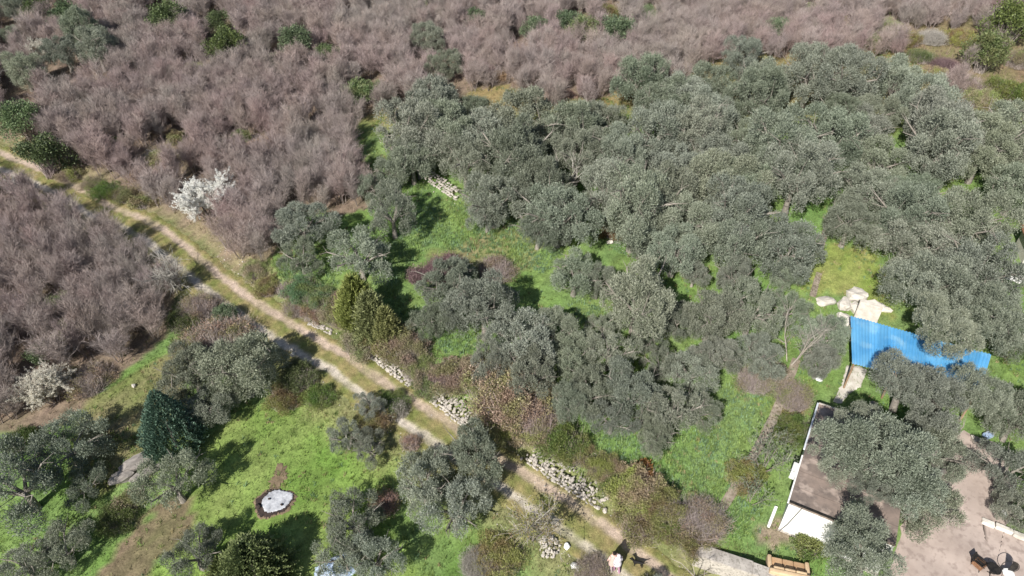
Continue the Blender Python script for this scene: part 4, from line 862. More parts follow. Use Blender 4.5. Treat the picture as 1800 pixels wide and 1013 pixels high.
# ------------------------------------------------------------------ cabin with felt roof
B0 = hit(1367, 931); ZR = float(B0[2])
while project(np.array([B0[0], B0[1], ZR]))[1] > 883: ZR += .02
c = [np.array([B0[0], B0[1], ZR]), at_z(1575, 959, ZR), None, at_z(1440, 708, ZR)]
c[2] = c[3]+(c[1]-c[0])*.98
ctr = sum(c)/4; gl = min(float(gz(p[0], p[1])) for p in c)-.3
house = thing('cabin', 'cabin with dark felt flat roof and white front wall under olive trees', 'cabin', (ctr[0], ctr[1], gl+.3))
def scale_quad(q, f): m = sum(q)/4; return [m+(p-m)*f for p in q]
def setz(q, z): return [np.array([p[0], p[1], z]) for p in q]
wq = scale_quad(c, .99)
link('wall', prism_mesh('cabin_wall', rel(house, setz(wq, ZR-.16)), rel(house, setz(wq, gl)), 'white_paint'), house)
link('roof', prism_mesh('cabin_roof', rel(house, setz(c, ZR-.02)), rel(house, setz(c, ZR-.155)), 'roof_felt', .015), house)
def edge_strip(name, a, b, wdt, h, z, mat, inward, f0=0.0, f1=1.0):
    p = lerp(a, b, f0); q = lerp(a, b, f1); n = unit(np.array([-(q-p)[1], (q-p)[0], 0.0]))*inward*wdt
    return link(name, prism_mesh(name, rel(house, setz([p, q, q+n, p+n], z+h)), rel(house, setz([p, q, q+n, p+n], z)), mat, .01), house)
edge_strip('gutter', c[3], c[0], .10, .1, ZR-.13, 'gutter', -1, .0, .50)
edge_strip('gutter', c[3], c[0], .08, .1, ZR-.13, 'white_paint', -1, .56, 1.0)
edge_strip('roof_edging', c[3], c[2], .10, .06, ZR-.017, 'concrete', -1, .0, 1.0)
edge_strip('roof_edging', c[0], c[1], .12, .07, ZR-.017, 'metal_dark', 1, .0, .92)
# seams of the felt sheets
for k in range(1, 7):
    p = lerp(c[3], c[0], k/7); q = lerp(c[2], c[1], k/7); n = unit(np.array([-(q-p)[1], (q-p)[0], 0.0]))*.05
    link('felt_seam', prism_mesh('felt_seam', rel(house, setz([p, q, q+n, p+n], ZR-.008)), rel(house, setz([p, q, q+n, p+n], ZR-.03)), 'roof_felt'), house)
p = lerp(c[3], c[0], .68); n = unit(np.array([(c[0]-c[1])[0], (c[0]-c[1])[1], 0])); ang = math.atan2((c[0]-c[3])[1], (c[0]-c[3])[0])
ac = link('air_conditioner', bevel_box('air_conditioner', .85, .30, .58, 'white_paint', .03, 2), house, rel(house, [(p[0]+n[0]*.2, p[1]+n[1]*.2, ZR-.75)])[0], (0, 0, ang))
link('bracket', bevel_box('ac_bracket', .05, .34, .06, 'gutter', .01, 1), ac, (.3, 0, -.06)); link('bracket', bevel_box('ac_bracket', .05, .34, .06, 'gutter', .01, 1), ac, (-.3, 0, -.06))
fn = unit(np.array([(c[0]-c[3])[0], (c[0]-c[3])[1], 0])); q0 = np.array(c[0])+fn*.1-np.array([0, 0, 2.9]); q1 = lerp(c[0], c[1], .13)+fn*.06
link('cable', tube_mesh('cable', rel(house, [q0, lerp(q0, q1, .5)-np.array([0, 0, .3]), q1]), .014, 'metal_dark', 5), house)
p0, p1 = lerp(c[0], c[1], .0), lerp(c[0], c[1], 1.0); link('plinth', prism_mesh('plinth', rel(house, [np.array([*(p0+fn*.06)[:2], gl+.75]), np.array([*(p1+fn*.06)[:2], gl+.55]), np.array([*(p1-fn*.1)[:2], gl+.55]), np.array([*(p0-fn*.1)[:2], gl+.75])]), rel(house, [np.array([*(p0+fn*.06)[:2], gl-.2]), np.array([*(p1+fn*.06)[:2], gl-.2]), np.array([*(p1-fn*.1)[:2], gl-.2]), np.array([*(p0-fn*.1)[:2], gl-.2])]), 'concrete'), house)
# door and windows on the yard side
e0, e1 = wq[1], wq[2]; nn = unit(np.array([(e1-e0)[1], -(e1-e0)[0], 0])); an = math.atan2((e1-e0)[1], (e1-e0)[0])
def on_wall(name, f, w_, h_, z_, mat, th=.06):
    p = lerp(e0, e1, f)+nn*.012; return link(name, bevel_box(name, w_, th, h_, mat, .01, 1), house, rel(house, [(p[0], p[1], z_)])[0], (0, 0, an))
on_wall('door', .3, .9, 2.0, ZR-2.5, 'wood'); wn_ = on_wall('window', .6, 1.2, .9, ZR-1.5, 'white_paint'); link('pane', bevel_box('pane', 1.04, .03, .74, 'metal_dark', .004, 1), wn_, (0, -.03, .08))

# ------------------------------------------------------------------ blue corrugated roof
Pb = hit(1495, 556, 2.1); ZB = float(Pb[2])
b = [at_z(1498, 640, ZB-.35), at_z(1722, 692, ZB-.35), at_z(1742, 624, ZB), at_z(1495, 556, ZB)]
shed = thing('blue_roof_shelter', 'open shelter with blue corrugated sheet roof beside white boulders', 'shelter', (sum(b)/4)[:2].tolist()+[float(gz((sum(b)/4)[0], (sum(b)/4)[1]))])
ns = 14
up = np.array([0, 0, 1.0])
for k in range(ns):
    V = []; nw = 13
    a = np.linspace(k/ns, (k+1.015)/ns, nw)
    for j in range(nw):
        ph = (j % 4)/4; rib = .055 if j % 4 in (1, 2) else 0
        for r in np.linspace(0, 1, 7):
            p = lerp(lerp(b[3], b[2], a[j]), lerp(b[0], b[1], a[j]), r)
            V.append(p+up*(rib+.004*(k % 2)+.018*math.sin(r*9+k)))
    V = np.array(rel(shed, V)); i = (np.arange(nw-1)[:, None]*7+np.arange(6)[None]).ravel()
    Fq = np.stack([i, i+1, i+8, i+7], 1); V2 = V-np.array([0, 0, .012]); 
    link('roof_sheet', mesh_np('roof_sheet', np.concatenate([V, V2]), [Fq, Fq[:, ::-1]+len(V)], ['blue_sheet']), shed)
for f in (.02, .34, .66, .98):
    for r in (.04, .96):
        p = lerp(lerp(b[3], b[2], f), lerp(b[0], b[1], f), r); g = float(gz(p[0], p[1])); link('post', bevel_box('shelter_post', .1, .1, p[2]-.1-g+.2, 'wood', .01, 1), shed, rel(shed, [(p[0], p[1], g-.2)])[0])
for r in (.04, .5, .96):
    p = lerp(b[3], b[0], r); q = lerp(b[2], b[1], r); link('beam', tube_mesh('beam', rel(shed, [p-up*.08, q-up*.08]), .05, 'wood', 4), shed)
# white footing wall behind the roof and paved strip in front
q = [hit(1500, 556), hit(1541, 568), hit(1538, 575), hit(1499, 563)]
o = link('footing_wall', prism_mesh('footing_wall', [p+up*1.7-q[0] for p in q], [p-up*.3-q[0] for p in q], 'white_rock', .04), None, q[0]); tag(o, 'white masonry wall along the back of the blue roof', 'wall')
sheet('paved_strip', [(1488, 640), (1526, 648), (1514, 680), (1495, 690), (1478, 712), (1462, 708), (1480, 672)], 'white_rock', .06, 60, 8, .05)
sheet('terrace', [(1760, 488), (1776, 470), (1850, 462), (1850, 500), (1790, 500)], 'white_paint', .10, 60, 8, .03)
# hut with brown roof at the terrace
P = hit(1822, 452); hut = thing('hut', 'small hut with brown sheet roof beside the white terrace', 'hut', P, -.25)
link('wall', bevel_box('hut_wall', 2.6, 2.2, 2.0, 'wall_paint', .02, 1), hut, (0, 0, -.3)); link('roof', bevel_box('hut_roof', 3.2, 2.8, .12, 'rust', .02, 1), hut, (0, 0, 1.72), (.12, 0, 0)); link('door', bevel_box('hut_door', .8, .06, 1.7, 'wood', .01, 1), hut, (-.5, -1.1, -.1))

# ------------------------------------------------------------------ leaning olives over the roofs (trunk stands beside the building)
def lean_olive(cpx, cpy, dpx, hc, bpx, bpy_, label, k, open_=False):
    lib, hs = (OLO, OLOH) if open_ else (OL, OLH); k %= len(lib)
    Cc = hit(cpx, cpy, hc); s = dpx*mpp(Cc)/6.2; B = hit(bpx, bpy_); B = np.array([B[0], B[1], float(gz(B[0], B[1]))])
    t = thing('olive_tree', label, 'olive tree', B, 0, 'olive trees around the cabin and blue roof')
    v = Cc-B; m1 = v*np.array([.3, .3, .55]); parts = [prisms(np.array([[0, 0, -.3], m1]), np.array([m1, v*np.array([.8, .8, .85])]), np.array([.26, .18]), np.array([.18, .11]), 8)]
    for _ in range(9):
        e = v+rdir(1)[0]*np.array([1.6, 1.6, .7])*s*1.2; st = m1+(v*np.array([.8, .8, .85])-m1)*U(.3, 1); parts.append(prisms(st[None], e[None], .07, .02, 5))
    V, Fq, T = join(parts); link('trunk', mesh_np('leaning_trunk', V, [Fq], ['olive_bark'], {'tint': T}, True), t)
    o = link('crown', lib[k][1], t, (v[0], v[1], v[2]-hs[k]*.52*s*.92), (0, 0, U(0, 6.28)), (s, s, s*.92))
LEAN = [(1640, 505, 150, 4.2, 1640, 545, 'large olive tree overhanging the back of the blue roof', 1, 0), (1660, 578, 125, 4.6, 1700, 560, 'olive tree leaning over the middle of the blue roof', 3, 0), (1745, 560, 130, 4.4, 1775, 580, 'olive tree shading the far end of the blue roof', 4, 0),
        (1575, 668, 110, 4.2, 1570, 720, 'olive tree covering the front edge of the blue roof', 6, 0), (1640, 702, 130, 4.4, 1640, 745, 'olive tree between the blue roof and the cabin', 7, 0), (1725, 690, 110, 4.3, 1745, 730, 'olive tree at the front corner of the blue roof', 0, 0),
        (1515, 752, 115, 4.6, 1530, 720, 'olive tree rising over the back corner of the felt roof', 2, 0), (1555, 800, 190, 5.2, 1655, 830, 'broad olive tree covering the middle of the felt roof', 3, 0), (1475, 805, 105, 4.2, 1545, 735, 'olive limbs lying low over the felt roof edge', 1, 1), (1605, 850, 130, 5.0, 1660, 850, 'olive tree leaning from the yard over the felt roof', 5, 0),
        (1530, 862, 75, 4.6, 1610, 930, 'small olive crown above the white cabin wall', 0, 1), (1512, 965, 150, 4.0, 1500, 1030, 'olive tree in front of the white cabin wall beside the sofa', 4, 0)]
rng = np.random.default_rng(51)
for L in LEAN: lean_olive(*L)

# ------------------------------------------------------------------ low walls, paths, kerbs
def wall_run(pxs, wdt, h, mat, name, label, cat, seglen=1.1, gap=.02, jit=.04, piece='slab', sink=.25):
    W = hit(np.array([p[0] for p in pxs], float), np.array([p[1] for p in pxs], float)); s = np.concatenate([[0], np.cumsum(np.linalg.norm(np.diff(W[:, :2], axis=0), axis=1))])
    t = thing(name, label, cat, W[0]); q = 0.0
    while q < s[-1]-.05:
        L = min(seglen*U(.75, 1.25), s[-1]-q); ends = []
        for r in (q+gap/2, q+L-gap/2):
            x = np.interp(r, s, W[:, 0]); y = np.interp(r, s, W[:, 1]); x2 = np.interp(min(r+.2, s[-1]), s, W[:, 0])-np.interp(max(r-.2, 0), s, W[:, 0]); y2 = np.interp(min(r+.2, s[-1]), s, W[:, 1])-np.interp(max(r-.2, 0), s, W[:, 1])
            n = unit(np.array([-y2, x2, 0.0])); ends.append((np.array([x, y, float(gz(x, y))]), n))
        (p, n1), (r_, n2) = ends; w1 = wdt/2*U(.9, 1.1); dz = U(-jit, jit)
        top = [p-n1*w1, r_-n2*w1, r_+n2*w1, p+n1*w1]; zt = [h+dz+U(-.015, .015) for _ in range(4)]
        link(piece, prism_mesh(piece, rel(t, [a+up*z for a, z in zip(top, zt)]), rel(t, [a-up*sink for a in top]), mat, min(.03, wdt*.12)), t); q += L
    return t
wall_run([(1400, 632), (1390, 660), (1378, 690), (1362, 730), (1345, 765), (1322, 805), (1300, 845), (1270, 893)], .55, .10, 'path', 'garden_footpath', 'narrow concrete footpath running down from the leafless tree', 'footpath', 1.3, .015, .02)
wall_run([(1458, 380), (1450, 410), (1442, 440)], .5, .08, 'path', 'garden_footpath', 'short narrow path seen through a gap in the grove', 'footpath', 1.2)
wall_run([(1440, 480), (1434, 500), (1428, 522)], .45, .08, 'path', 'garden_footpath', 'narrow earth path crossing the bright lawn', 'footpath', 1.2)
wall_run([(1222, 978), (1262, 993), (1300, 1006), (1360, 1026)], .80, .75, 'concrete', 'concrete_wall', 'thick weathered concrete wall beside the sofa', 'concrete wall', 2.4, .01, .02, 'wall_section', .5)
wall_run([(1364, 892), (1357, 910), (1350, 928)], .16, .18, 'white_paint', 'path_edging', 'white edging strip beside the cabin path', 'edging', 1.0)
wall_run([(1724, 916), (1750, 927), (1775, 937), (1812, 952)], .34, .22, 'white_rock', 'stone_kerb', 'pale stone kerb along the green verge of the earth yard', 'kerb', .75, .04, .05, 'kerb_stone')
P0, P1 = hit(1710, 775), hit(1748, 788)
t = thing('block_row', 'row of pale concrete blocks with dark gaps at the upper earth yard', 'block row', P0)
for k in range(7):
    p = lerp(P0, P1, k/6); link('block', bevel_box('block', .22, .55, .3, 'limestone', .02, 1), t, (p[0]-P0[0], p[1]-P0[1], float(gz(p[0], p[1]))-P0[2]-.05), (0, 0, math.atan2(*(P1-P0)[[1, 0]])+U(-.1, .1)+.35))
P = hit(1735, 768); o = link('plastic_crate', bevel_box('crate', .6, .4, .3, 'tarp', .03, 1), None, P, (0, 0, .4)); tag(o, 'faded blue plastic crate behind the concrete block row', 'crate')

# ------------------------------------------------------------------ ash patch, bare soil, tarpaulin, bags
rng = np.random.default_rng(61)
def ell(cx, cy, rx, ry, rot, n=26, j=.08):
    a = np.linspace(0, 2*np.pi, n, endpoint=False); r = 1+j*np.sin(3*a+1)+j*.7*np.sin(5*a+2)
    x = np.cos(a)*rx*r; y = np.sin(a)*ry*r; return [(cx+x[i]*math.cos(rot)-y[i]*math.sin(rot), cy+x[i]*math.sin(rot)+y[i]*math.cos(rot)) for i in range(n)]
P = hit(482, 884); ash = thing('ash_patch', 'burnt bonfire patch of white ash with charred rim on the lawn', 'ash patch', P)
for nm, e, mt, of in [('scorched_rim', ell(482, 884, 41, 26.5, -.35), 'scorched', .05), ('charred_ring', ell(481, 885, 37, 24, -.35), 'char', .085), ('ash', ell(487, 882, 31, 19, -.40, j=.06), 'ash', .115)]:
    o = sheet(nm, e, mt, of, 90, 12, (.05 if nm != 'ash' else .03), None, .05); o.parent = ash; o.location = -Vector(P)
for (a, bb, s) in [(474, 880, .11), (496, 890, .13), (455, 893, .26)]:
    q = hit(a, bb); link('charred_log', boulder_mesh('charred_log', 'char', int(a)), ash, (q[0]-P[0], q[1]-P[1], q[2]-P[2]+.16), (0, 0, a), (s*1.6, s, s))
o = sheet('bare_soil', [(488, 812), (506, 814), (508, 838), (494, 855), (486, 868), (470, 874), (472, 848), (480, 828)], 'scorched', .04, 60, 8, .08)
def cloth(px, py, sx, sy, h, mat, name, label, cat, seed, rot=0.0):
    P = hit(px, py); xs = np.linspace(-1, 1, 34); X, Y = np.meshgrid(xs, xs); r = np.sqrt(X**2+Y**2*.9)
    cr, sr = math.cos(rot), math.sin(rot); wx = (X*sx*cr-Y*sy*sr)/2*(1+.08*np.sin(5*Y)); wy = (X*sx*sr+Y*sy*cr)/2*(1+.08*np.sin(4*X+1))
    Z = h*np.clip(1-r**2, 0, 1)**.7*(1+.3*wob(X*9, Y*9, 1.2, seed))+.06*np.abs(wob(X*14, Y*14, 1.5, seed+1))+gz(P[0]+wx, P[1]+wy)-P[2]+.05
    V = np.stack([wx, wy, Z], -1).reshape(-1, 3); i = (np.arange(33)[:, None]*34+np.arange(33)[None]).ravel(); Fq = np.stack([i, i+1, i+35, i+34], 1)
    V2 = V-np.array([0, 0, .02]); o = link(name, mesh_np(name, np.concatenate([V, V2]), [Fq, Fq[:, ::-1]+len(V)], [mat], smooth=True), None, P); return tag(o, label, cat)
def lump(px, py, sx, sy, h, name, label, cat, seed):
    P = hit(px, py); me = boulder_mesh(name, 'bag', 900+seed, 70, amp=.13); me.polygons.foreach_set('use_smooth', np.ones(len(me.polygons), bool))
    tag(link(name, me, None, (P[0], P[1], P[2]+h*.3), (0, 0, seed*1.3), (sx*.75, sy*.75, h*.8)), label, cat)
cloth(588, 1004, 2.0, 1.4, .4, 'tarp', 'tarpaulin', 'crumpled pale blue tarpaulin heap between olives at the lawn edge', 'tarpaulin', 3, .5)
lump(996, 962, .6, .5, .35, 'plastic_bag', 'white plastic bag near the heap of white stones', 'bag', 4)
lump(1009, 996, .55, .5, .38, 'plastic_bag', 'white plastic bag at the foot of the track verge', 'bag', 5)
lump(1018, 1001, .5, .5, .34, 'plastic_bag', 'second white plastic bag touching another at the verge', 'bag', 6)
lump(1439, 668, .7, .6, .3, 'plastic_bag', 'round white bundle in grass near the leafless tree', 'bundle', 7)
lump(1763, 903, 1.0, .5, .35, 'plastic_sack', 'white sack lying on the green verge', 'sack', 8)

# ------------------------------------------------------------------ sofa
A_, B_ = hit(1353, 1000), hit(1411, 1013); P = (A_+B_)/2; a = math.atan2((B_-A_)[1], (B_-A_)[0])
sofa = thing('sofa', 'worn beige three-seat sofa standing outdoors beside the concrete wall', 'sofa', (P[0], P[1], float(gz(P[0], P[1]))+.02), a); sofa.scale = (1, 1, 1)
link('base', bevel_box('sofa_base', 1.75, .86, .28, 'sofa', .03), sofa, (0, .05, .06))
for s in (-1, 1): link('armrest', bevel_box('armrest', .22, .92, .56, 'sofa', .07, 3), sofa, (s*.97, .05, .05))
link('backrest', bevel_box('backrest', 2.12, .28, .82, 'sofa', .07, 3), sofa, (0, -.5, .05), (.1, 0, 0))
for k in (-1, 0, 1):
    link('seat_cushion', bevel_box('seat_cushion', .555, .66, .17, 'sofa_seat', .05, 3), sofa, (k*.57, .12, .335)); link('back_cushion', bevel_box('back_cushion', .555, .16, .42, 'sofa', .06, 3), sofa, (k*.57, -.30, .44), (.16, 0, 0))
for sx in (-1, 1):
    for sy in (-.35, .42): link('foot', bevel_box('sofa_foot', .07, .07, .2, 'wood', .01, 1), sofa, (sx*.9, sy, -.12))

# ------------------------------------------------------------------ yard furniture
def disc_mesh(name, r, h, mat, n=40, dish=0.0):
    bm = bmesh.new(); bmesh.ops.create_cone(bm, cap_ends=True, segments=n, radius1=r*.97, radius2=r, depth=h)
    bmesh.ops.bevel(bm, geom=[e for e in bm.edges if len(e.link_faces) == 2 and any(len(f.verts) > 4 for f in e.link_faces)], offset=h*.25, segments=2, affect='EDGES')
    me = bpy.data.meshes.new(name); bm.to_mesh(me); bm.free(); me.materials.append(M[mat]); return me
P = hit(1739, 1010); tb = thing('round_table', 'small round black table on the earth yard', 'table', P)
link('tabletop', disc_mesh('tabletop', .36, .05, 'metal_dark'), tb, (0, 0, .62), (.06, .1, 0)); link('stem', tube_mesh('table_stem', [(0, 0, .02), (0, 0, .6)], .035, 'metal_dark'), tb)
for k in range(3): link('foot', tube_mesh('table_foot', [(0, 0, .14), (.28*math.cos(k*2.1), .28*math.sin(k*2.1), .02)], .02, 'metal_dark', 6), tb)
P = hit(1766, 1016); ch = thing('hoop_chair', 'white seated chair with thin round hoop back on the earth yard', 'chair', P, -.3)
link('seat', disc_mesh('chair_seat', .30, .09, 'white_paint', 10), ch, (0, 0, .46))
hp = [(.40*math.cos(t_), .20+.06*math.sin(t_), .80+.40*math.sin(t_)) for t_ in np.linspace(0, 2*math.pi, 33)]; link('hoop', tube_mesh('chair_hoop', hp, .018, 'metal_dark', 6), ch)
link('back_panel', hull_mesh('chair_back_panel', np.array([(.37*math.cos(t_)*f, .21+.06*math.sin(t_)+dy, .80+.38*math.sin(t_)) for t_ in np.linspace(-1.6, 1.3, 14) for dy in (0, .02) for f in (1.0, .35)]), 'metal_dark'), ch)
for k in range(4):
    x, y = .22*(-1, 1, 1, -1)[k], .2*(-1, -1, 1, 1)[k]; link('leg', tube_mesh('chair_leg', [(x*.8, y*.8, .44), (x*1.15, y*1.15, 0)], .018, 'gutter', 6), ch)
P = hit(1718, 996); br = thing('brazier', 'rusty box brazier filled with dark bars on the earth yard', 'brazier', P, .5)
for s in (-1, 1):
    link('side', bevel_box('brazier_side', .04, .5, .28, 'rust', .008, 1), br, (s*.26, 0, .16)); link('end', bevel_box('brazier_end', .56, .04, .28, 'rust', .008, 1), br, (0, s*.24, .16))
link('tray', bevel_box('brazier_tray', .5, .46, .05, 'char', .01, 1), br, (0, 0, .17))
for k in range(8): link('bar', tube_mesh('grate_bar', [(-.24+k*.068, -.3+U(-.05, .05), .46+U(-.02, .04)), (-.24+k*.068+U(-.05, .05), .34, .46+U(-.02, .08))], .016, 'metal_dark', 5), br)
for k in range(4): link('leg', tube_mesh('brazier_leg', [(.24*(-1, 1, 1, -1)[k], .22*(-1, -1, 1, 1)[k], .18), (.27*(-1, 1, 1, -1)[k], .25*(-1, -1, 1, 1)[k], 0)], .016, 'metal_dark', 5), br)
link('lid', bevel_box('brazier_lid', .55, .34, .03, 'metal_dark', .008, 1), br, (-.02, .34, .5), (.9, .1, .1))

# ------------------------------------------------------------------ people and dog
def skin_mesh(name, verts, edges, radii, mat, root=0, sub=2):
    me = bpy.data.meshes.new(name); me.from_pydata([tuple(v) for v in verts], edges, []); o = bpy.data.objects.new(name, me); col.objects.link(o)
    sk = o.modifiers.new('skin', 'SKIN'); sk.use_smooth_shade = True
    if not me.skin_vertices: 
        bm = bmesh.new(); bm.from_mesh(me); bm.verts.layers.skin.verify(); bm.to_mesh(me); bm.free()
    for i, r in enumerate(radii):
        s = me.skin_vertices[0].data[i]; s.radius = (r, r) if not hasattr(r, '__len__') else r; s.use_root = (i == root)
    ss = o.modifiers.new('smooth', 'SUBSURF'); ss.levels = sub; ss.render_levels = sub
    me.materials.append(M[mat]); return o
class Sk:
    def __init__(s): s.v = []; s.e = []; s.r = []
    def add(s, p, r, par=None):
        s.v.append(p); s.r.append(r); k = len(s.v)-1
        if par is not None: s.e.append((par, k))
        return k
    def chain(s, par, pts):
        for p, r in pts: par = s.add(p, r, par)
        return par
def loft(name, rings, mat, n=18):
    """closed-sided garment: rings of (x,y,z,rx,ry)"""
    a = np.linspace(0, 2*np.pi, n, endpoint=False); V = []
    for (x, y, z, rx, ry) in rings: V.append(np.stack([x+rx*np.cos(a), y+ry*np.sin(a)+0*a, np.full(n, z)+.012*np.sin(3*a)], 1))
    V = np.concatenate(V); i = np.arange(n); j = (i+1) % n; Fq = np.concatenate([np.stack([i+k*n, j+k*n, j+(k+1)*n, i+(k+1)*n], 1) for k in range(len(rings)-1)])
    me = mesh_np(name, V, [Fq], [mat], smooth=True); return me
def person(px, py, label, heading, coat, legs, hair, stride, hem, hgt=1.0, hood=False):
    """stands facing local +Y"""
    P = hit(px, py); t = thing('person', label, 'person', P, heading); t.scale = (hgt,)*3
    k = Sk(); pel = k.add((0, 0, .96), (.15, .11)); sp = k.add((0, 0, 1.14), (.13, .10), pel); chs = k.add((0, .0, 1.34), (.16, .11), sp); nk = k.add((0, .01, 1.47), (.06, .06), chs)
    h1 = k.add((0, .03, 1.56), (.075, .085), nk); h2 = k.add((0, .02, 1.65), (.085, .10), h1); k.add((0, .01, 1.73), (.06, .07), h2); k.add((0, .135, 1.60), .014, h1)
    for s in (-1, 1):
        k.add((s*.088, .02, 1.61), .016, h1)                                     # ear
        f = stride*s
        hip = k.add((s*.095, 0, .90), .085, pel); kn = k.add((s*.10, f*.5+.03, .50), .058, hip); an = k.add((s*.10, f-.04, .09), .038, kn); k.chain(an, [((s*.105, f+.07, .045), .04), ((s*.11, f+.16, .035), .03)])
        sh = k.add((s*.185, 0, 1.40), .058, chs); el = k.add((s*.245, -f*.35-.02, 1.12), .043, sh); wr = k.add((s*.25, -f*.6+.05, .89), .028, el); pm = k.add((s*.25, -f*.6+.075, .82), (.032, .02), wr)
        for q in range(4):
            dy = (q-1.5)*.018; L = (.07, .08, .075, .06)[q]
            k.chain(pm, [((s*.25, -f*.6+.08+dy, .775), .009), ((s*.247, -f*.6+.085+dy, .775-L*.5), .0085), ((s*.238, -f*.6+.088+dy, .775-L), .008)])
        k.chain(wr, [((s*.235, -f*.6+.095, .855), .011), ((s*.225, -f*.6+.115, .825), .0095)])
    b_ = skin_mesh('body', k.v, k.e, k.r, 'skin'); b_.parent = t
    for s in (-1, 1): link('eye', disc_mesh('eye', .012, .006, 'hair_dark', 10), t, (s*.034, .117, 1.645), (math.pi/2, 0, 0))
    c_ = link('coat', loft('coat', [(0, 0, hem, .235, .20), (0, 0, hem+.2, .225, .185), (0, 0, 1.02, .205, .16), (0, 0, 1.16, .185, .145), (0, 0, 1.32, .215, .15), (0, 0, 1.43, .20, .12), (0, .01, 1.475, .12, .09), (0, .01, 1.50, .075, .075)], coat), t)
    for s in (-1, 1):
        f = stride*s; pts = [(s*.17, 0, 1.43), (s*.215, -f*.15, 1.27), (s*.247, -f*.35-.02, 1.12), (s*.25, -f*.5+.02, .99), (s*.25, -f*.6+.045, .90)]
        link('sleeve', tube_mesh('sleeve', pts, np.array([.075, .072, .062, .056, .052]), coat, 12), c_)
        lp = [(s*.09, 0, .98), (s*.098, f*.25+.015, .70), (s*.10, f*.5+.03, .50), (s*.10, f*.75, .3), (s*.10, f-.04, .10)]
        link('trouser_leg', tube_mesh('trouser_leg', lp, np.array([.11, .092, .075, .068, .066]), legs, 12), t)
        link('shoe', boulder_mesh('shoe', 'metal_dark' if not hood else 'bag', 810, 40), t, (s*.105, f+.05, .045), (0, 0, 0), (.11, .28, .10))
    hm = boulder_mesh('hair', hair, 820, 60, amp=.05)
    hr = link('hood' if hood else 'hair', hm, t, (0, -.015, 1.675), None, (.215, .24, .20))
    if not hood: link('hair_bun', boulder_mesh('hair_bun', hair, 821, 40, amp=.04), hr, (0, -.42, .25), None, (.5, .45, .55))
    else: link('hood_collar', boulder_mesh('hood_collar', coat, 822, 40, amp=.04), hr, (0, -.25, -.6), None, (1.1, .9, .6))
    return t
person(1075, 1001, 'person in long pale pink coat with dark hair tied in a bun', .35, 'coat_pink', 'trouser_grey', 'hair_dark', .14, .62, 1.0)
person(1083, 1005, 'person in white hooded jacket and mauve trousers', .30, 'coat_lilac', 'trouser_mauve', 'coat_lilac', -.13, .80, .97, True)
P = hit(1120, 995); dg = thing('dog', 'black dog standing on the track beside the two walkers', 'dog', P, 2.9, None, .85)
k = Sk(); hipv = k.add((-.28, 0, .47), (.095, .10)); bel = k.add((-.05, 0, .45), (.095, .105), hipv); cst = k.add((.18, 0, .45), (.115, .13), bel); nk = k.add((.33, 0, .60), (.075, .08), cst); hd = k.add((.42, 0, .70), (.075, .075), nk); k.chain(hd, [((.52, 0, .68), .042), ((.59, 0, .665), .032)])
for s in (-1, 1):
    k.chain(hd, [((.395, s*.06, .765), .03), ((.375, s*.085, .72), .018)])
    k.chain(cst, [((.20, s*.085, .34), .055), ((.18, s*.085, .19), .032), ((.19, s*.085, .06), .026), ((.225, s*.085, .025), .028)])
    k.chain(hipv, [((-.24, s*.085, .36), .065), ((-.20, s*.085, .25), .042), ((-.33, s*.085, .17), .028), ((-.31, s*.085, .05), .024), ((-.275, s*.085, .025), .027)])
k.chain(hipv, [((-.40, 0, .50), .035), ((-.52, 0, .58), .028), ((-.60, 0, .68), .018)])
b_ = skin_mesh('body', k.v, k.e, k.r, 'black_fur'); b_.parent = dg

# ------------------------------------------------------------------ grass, weeds and loose stones (uncountable)
rng = np.random.default_rng(91)
def blades(n_try, dens_fn, name, hrange, wrange, per, colfn, label, ylim, xlim, splay=.5):
    x = U(*xlim, n_try); y = U(*ylim, n_try)
    g, u, fr, px, py, wood = zone_colour(x, y)
    inv = (px > -60) & (px < 1860) & (py > -40) & (py < 1080)
    keep = inv & (rng.random(n_try) < dens_fn(g, u, px, py, wood))
    x, y, g, px, py, u = x[keep], y[keep], g[keep], px[keep], py[keep], u[keep]
    z = gz(x, y); n = len(x); P = np.repeat(np.stack([x, y, z], 1), per, 0); m = n*per
    P[:, :2] += rng.normal(size=(m, 2))*.07; h = U(*hrange, m)*np.repeat(U(.7, 1.3, n), per)
    a = U(0, 6.28, m); d = unit(np.stack([np.cos(a)*splay*U(.2, 1, m), np.sin(a)*splay*U(.2, 1, m), np.ones(m)], 1)); b_ = a+1.57
    S = np.stack([np.cos(b_), np.sin(b_), np.zeros(m)], 1)*(U(*wrange, m)/2)[:, None]; P[:, 2] -= .03
    V = np.stack([P-S, P+S, P+d*h[:, None]], 1).reshape(-1, 3)
    c = colfn(np.repeat(g, per, 0), np.repeat(px, per), np.repeat(py, per), m)
    o = link(name, mesh_np(name, V, [np.arange(3*m).reshape(-1, 3)], ['grass'], {'gcol': np.repeat(c, 3, 0)}), kind='stuff')
    o['label'] = label; o['category'] = 'grass'; return o
DW = [(1367, 931), (1386, 881), (1440, 708), (1640, 790), (1575, 959), (1546, 999)]
def open_ground(px, py, u): return ~in_poly(px, py, PATIO) & ~in_poly(px, py, DW) & ~in_poly(px, py, ell(482, 884, 44, 28, -.35)) & (np.abs(u) > 1.5)
def d_grass(g, u, px, py, wood): return np.where(open_ground(px, py, u) & ~wood, 1.0, 0)*np.where(in_poly(px, py, DRYPATH), .3, 1)*np.where(py > 560, 1.0, .5)
def c_grass(g, px, py, m):
    v = U(.7, 1.45, m)[:, None]; y = (rng.random(m) < .12)[:, None]; return np.where(y, np.array([.32, .34, .15]), (g*.88+g.mean(1, keepdims=True)*.12)*v*np.array([1.05, 1.08, 1.0]))
blades(95000, d_grass, 'meadow_grass', (.06, .20), (.03, .07), 5, c_grass, 'bright green grass of lawn, clearing and grove floor', (18, 75), (-45, 60))
